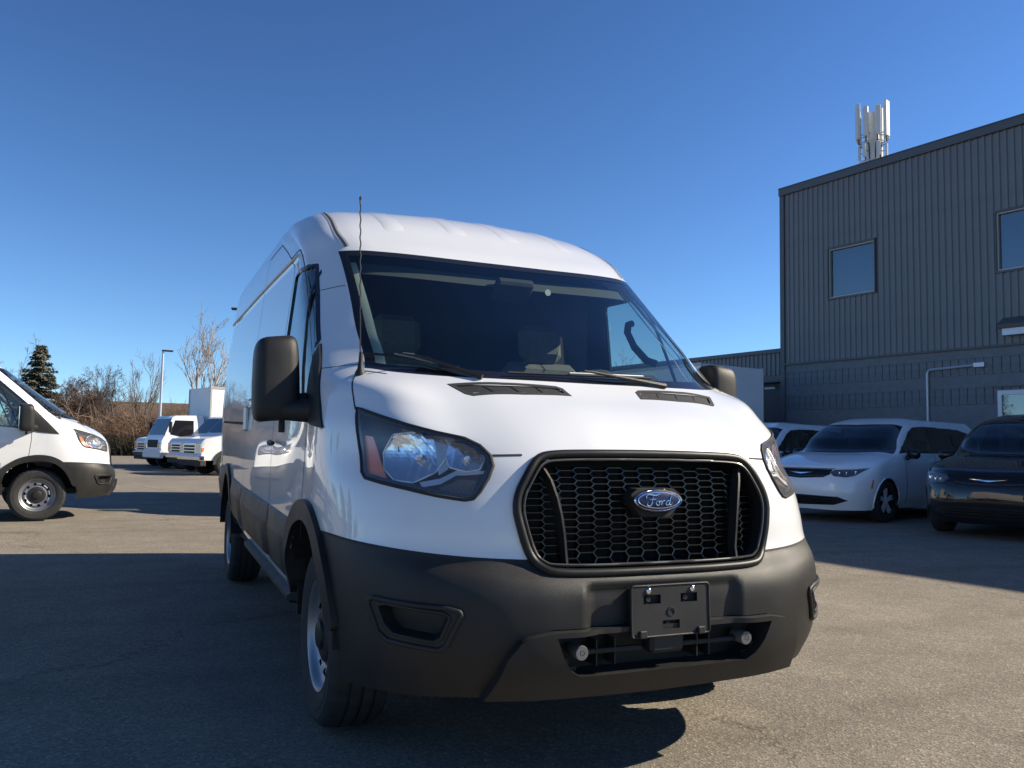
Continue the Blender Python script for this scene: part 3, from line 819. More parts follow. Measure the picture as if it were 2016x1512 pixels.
        HIGHB = [(-.708,1.158),(-.665,1.150),(-.622,1.125),(-.604,1.088),(-.614,1.052),(-.655,1.045),(-.700,1.058),(-.716,1.10)]
        def vpos(u, z):   # a point of the lamp's front by u and z
            best = None
            for q in HL3:
                d = abs(q[0] - u)
                if best is None or d < best[0]: best = (d, q[1])
            return best[1]
        rj = random.Random(17)
        for nm, poly3, dep, stp in (('low_beam_reflector', LOWB, .040, .011), ('high_beam_reflector', HIGHB, .030, .010)):
            cu = sum(p[0] for p in poly3) / len(poly3); cz = sum(p[1] for p in poly3) / len(poly3)
            pol = [diag_p((u, float(np.interp(-u, [.58, .65, .73, .81, .88, .93], [.165, .20, .27, .345, .45, .55])), z)) for u, z in poly3]
            pol = fillet(pol, .012, 3)
            cp = Vector((sum(p[0] for p in pol) / len(pol), sum(p[1] for p in pol) / len(pol)))
            o = patch(nm, pol, fr_diag, -.012, M['lampchrome'], hl, 0, stp, mirror=mi)
            rad = max((Vector(p) - cp).length for p in pol)
            dd = _DD if s < 0 else Vector((-_DD.x, _DD.y, _DD.z))
            for vtx in o.data.vertices:
                w = vtx.co if s < 0 else Vector((-vtx.co.x, vtx.co.y, vtx.co.z))
                pp = Vector(diag_p(w)); t = min(1.0, (pp - cp).length / rad)
                vtx.co = vtx.co + dd * (dep * (1 - t * t) + (.0010 * math.sin(pp.x * 420) + rj.uniform(-.0005, .0005)) * (t < .9))
            for pg in o.data.polygons: pg.use_smooth = False
            MB().tube(sgn([skin(fr_diag, a_, b_, -.010) for a_, b_ in resample(pol, .02)], s), .003, 6, closed=True).build('reflector_rim', M['lampsatin'], hl, True, 60)
            cb = skin(fr_diag, cp.x, cp.y, -.030)
            MB().lathe([(-.012, .0), (-.010, .012), (.006, .014), (.02, .012)], 12, 'y', sx(cb)).build('bulb', M['bulb'], hl, True)
        sw = [diag_p(p) for p in [(-.80,.28,1.008),(-.745,.23,1.022),(-.70,.20,1.050),(-.66,.18,1.048),(-.61,.16,1.050),(-.615,.16,1.040),(-.66,.18,1.035),(-.70,.20,1.033),(-.74,.23,1.003),(-.79,.27,.992)]]
        patch('silver_strip', sw, fr_diag, -.014, M['lampsatin'], hl, .02, .03, mirror=mi)
        pl = [diag_p(p) for p in [(-.745,.3,1.150),(-.700,.28,1.145),(-.705,.25,1.055),(-.735,.26,1.035)]]
        patch('silver_divider', pl, fr_diag, -.020, M['lampsatin'], hl, .02, .03, mirror=mi)
        am = [diag_p(p) for p in [(-.930,.545,1.16),(-.908,.51,1.155),(-.893,.455,1.075),(-.884,.382,1.007),(-.930,.464,1.018),(-.935,.50,1.05)]]
        patch('amber_reflector', am, fr_diag, -.010, M['amber'], hl, .01, .03, mirror=mi)
        sg_ = [diag_p(p) for p in [(-.680,.2,1.022),(-.632,.165,1.016),(-.642,.157,.990),(-.667,.161,.966),(-.738,.207,.974),(-.747,.223,.990)]]
        patch('turn_signal', sg_, fr_diag, -.016, M['signal'], hl, .01, .03, mirror=mi)
        rb_ = MB()
        for i in range(11):
            t = i / 10; a = Vector(diag_p((-.735,.21,.985))).lerp(Vector(diag_p((-.642,.16,1.008))), t); b = Vector(diag_p((-.733,.205,.976))).lerp(Vector(diag_p((-.655,.16,.972))), t)
            rb_.tube(sgn([skin(fr_diag, a.x, a.y, -.012), skin(fr_diag, b.x, b.y, -.012)], s), .0025, 4)
        rb_.build('signal_ribs', M['lampdark2'], hl)
    # bumper details ---------------------------------------------------
    for s in (-1, 1):
        mi = s > 0
        fg = patch('fog_lamp_bezel', FOG, fr_diag, .004, M['plastic'], root, .03, .025, holes=[FOGI], mirror=mi)
        L = [skin(fr_diag, a, b, .003) for a, b in resample(FOGI, .025)]; n = len(L); dv = _DD * .05
        Lc = sum(L, Vector((0, 0, 0))) / n
        L2 = [Lc.lerp(p, .80) + dv for p in L]
        MB().add(sgn(L + L2, s), [(i, (i + 1) % n, n + (i + 1) % n, n + i) for i in range(n)] + [tuple(range(n, 2 * n))]).build('blank_cover', M['plastic'], fg, True, 30)
        for loop, rr in ((inset(FOG, .004), .009), (inset(FOGI, -.003), .006)):
            MB().tube(sgn([skin(fr_diag, a, b, .004) for a, b in resample(fillet(loop, .015, 3), .03)], s), rr, 8, closed=True).build('bezel_rim', M['plastic'], fg, True, 60)
    VALH = [(0,.545),(.425,.545),(.50,.532),(.535,.515),(.57,.468),(.60,.375),(.615,.335),(.0,.325)]
    VALO = VALH + [(-x, z) for x, z in VALH[-2:0:-1]]
    val = patch('lower_valance', VALO, fr_front, .034, M['plastic'], fb, .05, .03, holes=[INTAKE])
    L = [skin(fr_front, a, b, .034) for a, b in resample(INTAKE, .03)]; n = len(L); Lc = sum(L, Vector((0, 0, 0))) / n
    L2 = [Vector((Lc.x + (p.x - Lc.x) * .97, p.y + .10, Lc.z + (p.z - Lc.z) * .93)) for p in L]
    MB().add(L + L2, [(i, (i + 1) % n, n + (i + 1) % n, n + i) for i in range(n)] + [tuple(range(n, 2 * n))]).build('intake_recess', M['plastic'], fb, True, 30)
    y0 = skin(fr_front, 0, .47).y
    for u0 in (-.33, .33):
        MB().lathe([(.06, .022), (-.004, .024), (-.008, .022), (-.008, .009), (-.006, .009), (-.006, .007), (-.008, .006), (-.008, 0)], 24, 'y', (u0, y0 - .002, .468)).build('parking_sensor', M['sensor'], fb, True, 30)
        MB().tube([(u0 * .92, y0 + .03, .462), (u0 * .25, y0 + .03, .462)], .010, 8).build('crossbar', M['plastic'], fb)
    for u0 in (-.26, -.19, .14, .19):
        MB().box((u0 - .002, y0 + .02, .415), (u0 + .002, y0 + .10, .50)).build('intake_rib', M['plastic'], fb)
    MB().box((-.068, y0 - .012, .445), (.068, y0 + .06, .535), None, .012).build('plate_support', M['plastic'], fb)
    # licence plate holder
    ph = link(bpy.data.objects.new('plate_holder', None)); ph.parent = root; ph.empty_display_size = .05
    PM = Matrix.Translation((0, y0 - .022, .590)) @ Matrix.Rotation(R(-3), 4, 'X')
    pb = MB(); w, h = .156, .083
    # plate with three slots: strips around the openings
    slots = [(-.108, -.040, .022, .052), (.040, .108, .022, .052), (-.034, .034, -.062, -.034)]
    xs = sorted({-w, w, *[q for a in slots for q in a[:2]]}); zs = sorted({-h, h, *[q for a in slots for q in a[2:]]})
    for i in range(len(xs) - 1):
        for j in range(len(zs) - 1):
            cx, cz = (xs[i] + xs[i + 1]) / 2, (zs[j] + zs[j + 1]) / 2
            if any(a[0] < cx < a[1] and a[2] < cz < a[3] for a in slots): continue
            pb.box((xs[i], -.003, zs[j]), (xs[i + 1], .003, zs[j + 1]), PM)
    pb.build('plate', M['plastic'], ph)
    fo = resample(fillet([(-w, -h), (w, -h), (w, h), (-w, h)], .012, 3), .04)
    MB().tube([PM @ Vector((a, -.003, b)) for a, b in fo], .0040, 6, closed=True).build('plate_rim', M['plastic'], ph, True, 60)
    MB().box((-w + .01, .012, -h + .01), (w - .01, .04, h - .01), PM).build('plate_mount', M['dark'], ph)
    for a in slots:
        MB().lathe([(.012, .011), (.0, .011), (-.002, .009), (-.002, 0)], 12, 'y', PM @ Vector((a[0] + .024, .006, (a[2] + a[3]) / 2))).build('mount_stud', M['plastic'], ph, True)
    for u0 in (-.088, .088):
        MB().lathe([(-.003, .011), (-.007, .010), (-.010, .006), (-.010, 0)], 12, 'y', PM @ Vector((u0, 0, .066))).build('plate_screw', M['chrome'], ph, True)
    MB().lathe([(-.003, .016), (-.006, .015), (-.006, .011), (-.001, .010), (-.001, 0)], 20, 'y', PM @ Vector((0, 0, -.006))).build('centre_boss', M['plastic'], ph, True, 30)
    for u0 in (-.115, .118):
        MB().box((u0 - .014, -.014, -.087), (u0 + .014, .004, -.062), PM, .003).build('plate_clip', M['plastic'], ph)
    # flank: windows, mirrors, cladding, flares, step --------------------
    for s in (-1, 1):
        mi = s > 0
        wi = patch('side_window', inset(WIN, .012), fr_side, -.006, M['glass'], root, 0, .08, mirror=mi)
        patch('frame', inset(WIN, .0), fr_side, .002, M['frit'], wi, .015, .05, holes=[inset(WIN, .015)], mirror=mi)
        dvp = [(1.575,1.935),(1.600,1.955),(1.285,1.25),(1.265,1.25)]
        patch('divider', dvp, fr_side, .001, M['frit'], wi, .01, .06, mirror=mi)
        patch('mirror_sail', SAIL, fr_side, .009, M['plastic'], root, .02, .05, mirror=mi)
        mr = link(bpy.data.objects.new('mirror', None)); mr.parent = root; mr.empty_display_size = .05
        # housing: rounded tall box, slightly wedge shaped
        hv = []; hf = []; NU, NV = 28, 16
        for i in range(NV + 1):
            ph_ = -math.pi / 2 + math.pi * i / NV
            for k in range(NU):
                th = 2 * math.pi * k / NU
                def se(x, e): return math.copysign(abs(x) ** e, x)
                x = se(math.cos(ph_), .32) * se(math.cos(th), .50); y = se(math.cos(ph_), .36) * se(math.sin(th), .62); z = se(math.sin(ph_), .42)
                X = -1.150 + .095 * x * (1 + .10 * (-z) * (x > 0)); Y = 1.215 + .085 * y * (1.0 if y > 0 else 1.15); Z = 1.398 + .180 * z + .012 * x
                Y += .03 * (Z - 1.40)
                hv.append(Vector((X, Y, Z)))
        for i in range(NV):
            for k in range(NU): hf.append((i * NU + k, i * NU + (k + 1) % NU, (i + 1) * NU + (k + 1) % NU, (i + 1) * NU + k))
        MB().add(sgn(hv, s), hf).build('mirror_housing', M['plastic'], mr, True, 60)
        MB().tube(sgn([(-1.14, 1.17, 1.265), (-1.06, 1.13, 1.262), (-1.00, 1.10, 1.262)], s), [.045, .048, .055], 10).tube(sgn([(-1.10, 1.20, 1.285), (-1.02, 1.18, 1.30)], s), .045, 10).build('mirror_arm', M['plastic'], mr, True, 50)
        MB().box(*[tuple(v) for v in ((-1.225 if s < 0 else 1.085, 1.293, 1.26), (-1.085 if s < 0 else 1.225, 1.300, 1.54))]).build('mirror_glass', M['chrome'], mr)
        MB().lathe([(-.03, .014), (0, .014), (.03, .012)], 10, 'z', sgn([(-1.12, 1.2, 1.20)], s)[0]).build('mirror_pivot', M['plastic'], mr)
        # body side cladding, one piece per panel
        for a, b in ((1.47, 2.112), (2.136, 3.40), (3.424, 4.30), (5.25, 5.80)):
            sec = [(.778, .001), (.765, .011), (.690, .024), (.675, .0265), (.520, .0265), (.505, .020), (.500, .002)]
            N_ = max(4, int((b - a) / .1)); mo = MB()
            for i in range(N_ + 1):
                v = a + (b - a) * i / N_; e = .4 if i in (0, N_) else 1.0
                mo.v += [tuple(p) for p in sgn([skin(fr_side, v, z, of * e) for z, of in sec], s)]
                if i: mo.f += [((i - 1) * 7 + q, (i - 1) * 7 + q + 1, i * 7 + q + 1, i * 7 + q) for q in range(6)]
            mo.build('side_moulding', M['plastic'], root, True, 25)
        # wheel arch flares
        fo_ = [(.532,.47),(.560,.575),(.613,.678),(.704,.785),(.847,.878),(1.017,.906),(1.205,.874),(1.34,.808),(1.455,.715),(1.50,.60),(1.505,.46)]
        fi_ = [(1.445,.46),(1.435,.60),(1.37,.69),(1.252,.777),(1.012,.826),(.842,.788),(.733,.708),(.650,.58),(.610,.47)]
        patch('wheel_arch_flare', chaikin(fo_ + fi_, 2), fr_side, .022, M['plastic'], root, .09, .035, mirror=mi)
        q = arch_pts(4.77, .31, .545, 8, 172, 16) + arch_pts(4.77, .31, .465, 172, 8, 16)
        patch('wheel_arch_flare', q, fr_side, .020, M['plastic'], root, .09, .05, mirror=mi)
        for (cv, cz, rr) in ((1.02, .37, .470), (4.77, .30 + .094, .48)):
            a_ = arch_pts(cv, cz, rr, 4, 176, 20); n = len(a_)
            vs = sgn([(-1.012, v, z) for v, z in a_] + [(-.58, v, z) for v, z in a_], s)
            MB().add(vs, [(i, i + 1, n + i + 1, n + i) for i in range(n - 1)] + [tuple(range(n, 2 * n))]).build('wheel_well', M['dark'], root)
        bw = (-.985, -.5) if s < 0 else (.5, .985)
        MB().box((bw[0], 1.43, .36), (bw[1], 1.47, .50)).build('arch_splash_guard', M['dark'], root)
        # running board
        rb0 = MB()
        zb = lambda v: .405 + float(rake(v))
        for (va, vb) in ((1.44, 3.25),):
            A = [(-.93, va, zb(va) + .04), (-1.000, va + .02, zb(va) + .04), (-1.028, va + .03, zb(va) + .025), (-1.028, va + .03, zb(va) + .005), (-.99, va, zb(va) - .01), (-.93, va, zb(va) - .01)]
            B = [(x, vb - (y - va), z - zb(va) + zb(vb)) for x, y, z in A]
            rb0.add(sgn(A + B, s), [(i, (i + 1) % 6, 6 + (i + 1) % 6, 6 + i) for i in range(6)] + [tuple(range(6)), tuple(range(6, 12))])
        rb0.build('running_board', M['plastic'], root)
        # door handle
        hp = [skin(fr_side, 1.86, 1.10, .03), skin(fr_side, 1.93, 1.10, .035), skin(fr_side, 2.04, 1.10, .03)]
        MB().tube(sgn(hp, s), [.010, .016, .010], 8).build('handle', M['plastic'], doors[s], True)
    # sliding door rail and rear handle fittings on the near flank
    MB().tube([skin(fr_side, 3.44, 1.19, .002), skin(fr_side, 5.4, 1.19, .002)], .011, 6).build('door_rail', M['seam'], root)
    MB().box((-1.05, 3.30, 1.20), (-1.02, 3.38, 1.36), None, .008).build('handle', M['satin'], sd)
    for k, z in enumerate((.045, 0)):
        p = skin(fr_side, 3.15, 1.30 + z, .012)
        MB().box((p.x - .004, p.y - .22, p.z - .006), (p.x + .012, p.y + .10, p.z + .008), None, .003).build('rail_cover', M['chrome'] if k == 0 else M['satin'], sd)
    # gutter line above the doors on both flanks
    for s in (-1, 1):
        P = sgn([skin(fr_side, v, 2.088, .004) for v in np.linspace(2.0, 5.7, 30)], s)
        MB().tube(P, .008, 6).build('roof_gutter', M['gutter'], root, True)
    # cabin
    db = MB(); prof = [(.80, 1.05), (.80, 1.30), (.86, 1.40), (1.02, 1.435), (1.12, 1.40), (1.16, 1.05), (1.05, .75), (.85, .72)]
    db.prism([(v, z) for v, z in prof], -.83, .83, 0); db.build('dashboard', M['cabin'], root)
    MB().prism([(1.10, 1.30), (1.16, 1.42), (1.04, 1.49), (.92, 1.42)], .22, .64, 0).build('instrument_hood', M['cabin'], root)
    SW = Matrix.Translation((.43, 1.30, 1.335)) @ Matrix.Rotation(R(-62), 4, 'X')
    swb = MB().tube([SW @ Vector((.195 * math.cos(2 * math.pi * k / 32), .195 * math.sin(2 * math.pi * k / 32), 0)) for k in range(32)], .017, 8, closed=True)
    swb.box((-.07, -.05, -.03), (.07, .05, .01), SW, .01).box((-.19, -.02, -.012), (-.05, .02, .004), SW).box((.05, -.02, -.012), (.19, .02, .004), SW).box((-.02, -.19, -.012), (.02, -.05, .004), SW)
    swb.build('steering_wheel', M['cabin'], root, True, 40)
    for u0 in (-.43, .43):
        st = link(bpy.data.objects.new('seat', None)); st.parent = root; st.empty_display_size = .05
        MB().box((u0 - .25, 1.35, .80), (u0 + .25, 1.85, .96), None, .04).build('cushion', M['seat'], st)
        MB().box((u0 - .24, -.06, 0), (u0 + .24, .07, .62), Matrix.Translation((0, 1.80, 1.00)) @ Matrix.Rotation(R(-10), 4, 'X'), .05).build('backrest', M['seat'], st)
        MB().box((u0 - .135, -.05, .62), (u0 + .135, .05, .84), Matrix.Translation((0, 1.80, 1.00)) @ Matrix.Rotation(R(-9), 4, 'X'), .045).build('headrest', M['seat'], st)
    MB().box((-.86, 2.12, .5), (.86, 2.15, 2.30)).build('bulkhead', M['cabin'], root)
    gh = MB().tube([(.83, 1.30, 1.58), (.785, 1.33, 1.60), (.765, 1.42, 1.68), (.77, 1.50, 1.77), (.80, 1.54, 1.82), (.83, 1.55, 1.83)], .020, 8).build('grab_handle', M['cabin'], root, True)
    # wheels
    for s in (-1, 1):
        make_wheel(root, s * .862, 1.02, s)
        make_wheel(root, s * .862, 4.77, s)
    return root

M['ditch'] = pbr('roof_ditch_grey', (0.34, 0.35, 0.37), 0.5)
M['ventmesh'] = pbr('vent_mesh', (0.02, 0.02, 0.02), 0.6, bump=1.0, bscale=500)
M['lip'] = pbr('grille_lip', (0.06, 0.06, 0.06), 0.35)
M['lampdark'] = pbr('lamp_housing', (0.045, 0.048, 0.055), 0.30)
M['surround'] = pbr('grille_surround', (0.012, 0.012, 0.012), 0.42, spec=.3, bump=.2, bscale=700)
M['lampdark2'] = pbr('lamp_rib', (0.10, 0.09, 0.085), 0.3)
M['lampchrome'] = pbr('lamp_reflector', (0.90, 0.89, 0.87), 0.20, metal=1.0)
M['lampsatin'] = pbr('lamp_silver', (0.72, 0.72, 0.72), 0.35, metal=.7)
M['bulb'] = pbr('bulb_glass', (0.7, 0.7, 0.7), 0.1, metal=0.6)
M['signal'] = pbr('signal_lens', (0.10, 0.075, 0.065), 0.2)
M['sensor'] = pbr('sensor_grey', (0.11, 0.11, 0.11), 0.45)
M['plastic2'] = pbr('grey_plastic', (0.055, 0.055, 0.054), 0.42, bump=0.2, bscale=900)
M['gutter'] = pbr('gutter_sunlit', (0.60, 0.55, 0.47), 0.5)  # beige is sunlight on the ledge, put into the colour
M['headliner'] = pbr('headliner', (0.055, 0.06, 0.058), 0.9)
# ------------------------------------------------------------------ ground
def asphalt_mat():
    m, nt, b = new_mat('worn_asphalt')
    tc = nt.nodes.new('ShaderNodeTexCoord')
    def noise(scale, detail=4, rough=.6):
        n = nt.nodes.new('ShaderNodeTexNoise'); n.inputs['Scale'].default_value = scale; n.inputs['Detail'].default_value = detail; n.inputs['Roughness'].default_value = rough
        nt.links.new(tc.outputs['Object'], n.inputs['Vector']); return n
    big = noise(.35, 5, .6); mid = noise(3.0, 5, .65)
    vor = nt.nodes.new('ShaderNodeTexVoronoi'); vor.inputs['Scale'].default_value = 105; nt.links.new(tc.outputs['Object'], vor.inputs['Vector'])
    fine = noise(160, 3, .7)
    r1 = nt.nodes.new('ShaderNodeValToRGB'); r1.color_ramp.elements[0].position = .30; r1.color_ramp.elements[1].position = .72
    r1.color_ramp.elements[0].color = (.190, .168, .136, 1); r1.color_ramp.elements[1].color = (.248, .219, .178, 1)
    nt.links.new(big.outputs[0], r1.inputs[0])
    r2 = nt.nodes.new('ShaderNodeMapRange'); r2.inputs[1].default_value = .3; r2.inputs[2].default_value = .7; r2.inputs[3].default_value = .86; r2.inputs[4].default_value = 1.12
    nt.links.new(mid.outputs[0], r2.inputs[0])
    mu = nt.nodes.new('ShaderNodeMixRGB'); mu.blend_type = 'MULTIPLY'; mu.inputs[0].default_value = 1
    nt.links.new(r1.outputs[0], mu.inputs[1]); nt.links.new(r2.outputs[0], mu.inputs[2])
    # darker oil and tyre-polished patches with shapes of their own, and hairline cracks
    st = noise(.9, 6, .55); rs = nt.nodes.new('ShaderNodeValToRGB'); rs.color_ramp.elements[0].position = .60; rs.color_ramp.elements[1].position = .74
    rs.color_ramp.elements[0].color = (1, 1, 1, 1); rs.color_ramp.elements[1].color = (.80, .80, .81, 1); nt.links.new(st.outputs[0], rs.inputs[0])
    wv = nt.nodes.new('ShaderNodeTexWave'); wv.wave_type = 'RINGS'; wv.inputs['Scale'].default_value = .22; wv.inputs['Distortion'].default_value = 2.5; wv.inputs['Detail'].default_value = 2
    mpn = nt.nodes.new('ShaderNodeMapping'); mpn.inputs['Location'].default_value = (-14, 6, 0); nt.links.new(tc.outputs['Object'], mpn.inputs['Vector']); nt.links.new(mpn.outputs[0], wv.inputs['Vector'])
    rw = nt.nodes.new('ShaderNodeValToRGB'); rw.color_ramp.elements[0].position = .86; rw.color_ramp.elements[1].position = 1.0
    rw.color_ramp.elements[0].color = (1, 1, 1, 1); rw.color_ramp.elements[1].color = (.90, .90, .90, 1); nt.links.new(wv.outputs[0], rw.inputs[0])
    vc = nt.nodes.new('ShaderNodeTexVoronoi'); vc.feature = 'DISTANCE_TO_EDGE'; vc.inputs['Scale'].default_value = .16
    nd = noise(1.2, 5, .7); am = nt.nodes.new('ShaderNodeVectorMath'); am.operation = 'MULTIPLY_ADD'; am.inputs[1].default_value = (1.6, 1.6, 0)
    nt.links.new(nd.outputs[1], am.inputs[0]); nt.links.new(tc.outputs['Object'], am.inputs[2]); nt.links.new(am.outputs[0], vc.inputs['Vector'])
    rc = nt.nodes.new('ShaderNodeValToRGB'); rc.color_ramp.elements[0].position = .0; rc.color_ramp.elements[1].position = .0022
    rc.color_ramp.elements[0].color = (.62, .60, .58, 1); rc.color_ramp.elements[1].color = (1, 1, 1, 1); nt.links.new(vc.outputs['Distance'], rc.inputs[0])
    cur = mu.outputs[0]
    for q in (rs, rw, rc):
        mm = nt.nodes.new('ShaderNodeMixRGB'); mm.blend_type = 'MULTIPLY'; mm.inputs[0].default_value = 1
        nt.links.new(cur, mm.inputs[1]); nt.links.new(q.outputs[0], mm.inputs[2]); cur = mm.outputs[0]
    # stones: each voronoi cell its own grey
    sp = nt.nodes.new('ShaderNodeSeparateColor'); nt.links.new(vor.outputs['Color'], sp.inputs[0])
    r3 = nt.nodes.new('ShaderNodeValToRGB'); e = r3.color_ramp.elements
    e[0].position = 0; e[0].color = (.52, .50, .48, 1); e[1].position = 1; e[1].color = (1.9, 1.85, 1.75, 1)
    k = r3.color_ramp.elements.new(.45); k.color = (.93, .93, .93, 1); k = r3.color_ramp.elements.new(.85); k.color = (1.15, 1.13, 1.1, 1)
    nt.links.new(sp.outputs[0], r3.inputs[0])
    m2 = nt.nodes.new('ShaderNodeMixRGB'); m2.blend_type = 'MULTIPLY'; m2.inputs[0].default_value = .70
    nt.links.new(cur, m2.inputs[1]); nt.links.new(r3.outputs[0], m2.inputs[2])
    nt.links.new(m2.outputs[0], b.inputs['Base Color'])
    b.inputs['Roughness'].default_value = .92; b.inputs['Specular IOR Level'].default_value = .25
    bp = nt.nodes.new('ShaderNodeBump'); bp.inputs['Strength'].default_value = .55; bp.inputs['Distance'].default_value = .004
    ad = nt.nodes.new('ShaderNodeMath'); ad.operation = 'ADD'; nt.links.new(vor.outputs['Distance'], ad.inputs[0]); nt.links.new(fine.outputs[0], ad.inputs[1])
    nt.links.new(ad.outputs[0], bp.inputs['Height']); nt.links.new(bp.outputs[0], b.inputs['Normal'])
    return m
M['asphalt'] = asphalt_mat()
M['verge'] = pbr('dry_grass_soil', (.16, .125, .08), .95, noise=.45, nscale=1.5)
g = mesh_obj('ground', [(-900, -900, -.02), (900, -900, -.02), (900, 900, -.02), (-900, 900, -.02)], [(0, 1, 2, 3)], M['verge']); tag(g, kind='structure')
LOT = [(-70, -40), (60, -40), (60, 58), (20, 60.5), (-6, 61), (-30, 60), (-70, 59)]
lot = mesh_obj('car_park', [(x, y, 0) for x, y in LOT], [tuple(range(len(LOT)))], M['asphalt']); tag(lot, kind='structure')
# ------------------------------------------------------------------ trees and brush
M['bark'] = pbr('grey_bark', (.16, .125, .10), .9, noise=.3, nscale=6)
M['bark_pale'] = pbr('pale_bark', (.36, .32, .28), .85, noise=.25, nscale=4)
M['bark_red'] = pbr('brown_twigs', (.15, .095, .065), .9, noise=.3, nscale=3)
M['needles'] = pbr('spruce_needles', (.085, .085, .052), .8, noise=.45, nscale=2.5)
M['cones'] = pbr('spruce_cones', (.20, .11, .05), .8)
M['brush'] = pbr('brush_twigs', (.20, .125, .075), .9, noise=.4, nscale=1.2)
M['brush2'] = pbr('pale_stems', (.36, .27, .19), .9, noise=.3, nscale=2)
M['hedge'] = pbr('dark_hedge', (.05, .045, .03), .9, noise=.4, nscale=3)

def limb(V, F, pts, rs, n=4):
    b0 = len(V); N = len(pts)
    for i, p in enumerate(pts):
        t = (pts[min(i + 1, N - 1)] - pts[max(i - 1, 0)])
        if t.length < 1e-9: t = Vector((0, 0, 1))
        t.normalize(); x = t.orthogonal().normalized(); y = t.cross(x)
        for k in range(n):
            th = 2 * math.pi * k / n; V.append(p + x * (rs[i] * math.cos(th)) + y * (rs[i] * math.sin(th)))
    for i in range(N - 1):
        for k in range(n): F.append((b0 + i * n + k, b0 + i * n + (k + 1) % n, b0 + (i + 1) * n + (k + 1) % n, b0 + (i + 1) * n + k))

def bare_tree_mesh(seed, H=10, trunk_r=.16, spread=.55, upright=.6, levels=4, kids=(7, 6, 5, 4), stems=1, tmin=.008):
    rnd = random.Random(seed); TV, TF, CV, CF = [], [], [], []
    def grow_(p, d, L, r, lev, V, F):
        seg = 5 if lev < 2 else 3; pts = [p.copy()]; rs = [r]; dd = d.copy(); q = p.copy()
        for i in range(seg):
            j = .16 if lev == 0 else .26
            dd = (dd + Vector((rnd.uniform(-j, j), rnd.uniform(-j, j), rnd.uniform(-j * .4, j) + .08 * upright))).normalized()
            q = q + dd * (L / seg); pts.append(q.copy()); rs.append(max(tmin, r * (1 - .75 * (i + 1) / seg)))
        limb(V, F, pts, rs, 6 if lev == 0 else (4 if lev == 1 else 3))
        if lev >= levels: return
        for c_ in range(kids[min(lev, len(kids) - 1)]):
            t = rnd.uniform(.28 if lev == 0 else .15, 1.0); i = min(int(t * seg), seg - 1); f = t * seg - i
            bp = pts[i].lerp(pts[i + 1], f); rr = (rs[i] * (1 - f) + rs[i + 1] * f)
            az = rnd.uniform(0, 2 * math.pi); base = (pts[i + 1] - pts[i]).normalized()
            side = (base.orthogonal().normalized()); side = Matrix.Rotation(az, 3, base) @ side
            nd = (base * upright + side * spread * rnd.uniform(.7, 1.5)).normalized()
            grow_(bp, nd, L * rnd.uniform(.38, .62) * (1.15 - .3 * t), max(tmin, rr * rnd.uniform(.5, .75)), lev + 1, CV, CF)
    for s_ in range(stems):
        d0 = Vector((rnd.uniform(-.25, .25), rnd.uniform(-.25, .25), 1)).normalized() if stems > 1 else Vector((rnd.uniform(-.06, .06), rnd.uniform(-.06, .06), 1)).normalized()
        grow_(Vector((rnd.uniform(-.2, .2) * (stems > 1), rnd.uniform(-.2, .2) * (stems > 1), -.05)), d0, H * .72 * (rnd.uniform(.75, 1) if stems > 1 else 1), trunk_r, 0, TV, TF)
    top = max(v.z for v in CV); sc = H / top
    return [v * sc for v in TV], TF, [v * sc for v in CV], CF

TREE_MESH = {}
def place_tree(kind, loc, rz, sc, label, group, params, m1='bark', m2='bark'):
    if kind not in TREE_MESH:
        tv, tf, cv, cf = bare_tree_mesh(**params)
        a = mesh_obj('trunk', tv, tf, M[m1], None, True); b = mesh_obj('crown', cv, cf, M[m2], None, True)
        TREE_MESH[kind] = (a.data, b.data)
        bpy.data.objects.remove(a); bpy.data.objects.remove(b)
    t = thing('bare_tree', label, 'tree', loc, rz, group); t.scale = (sc, sc, sc)
    for nm, d in zip(('trunk', 'crown'), TREE_MESH[kind]):
        o = link(bpy.data.objects.new(nm, d)); o.parent = t
    return t

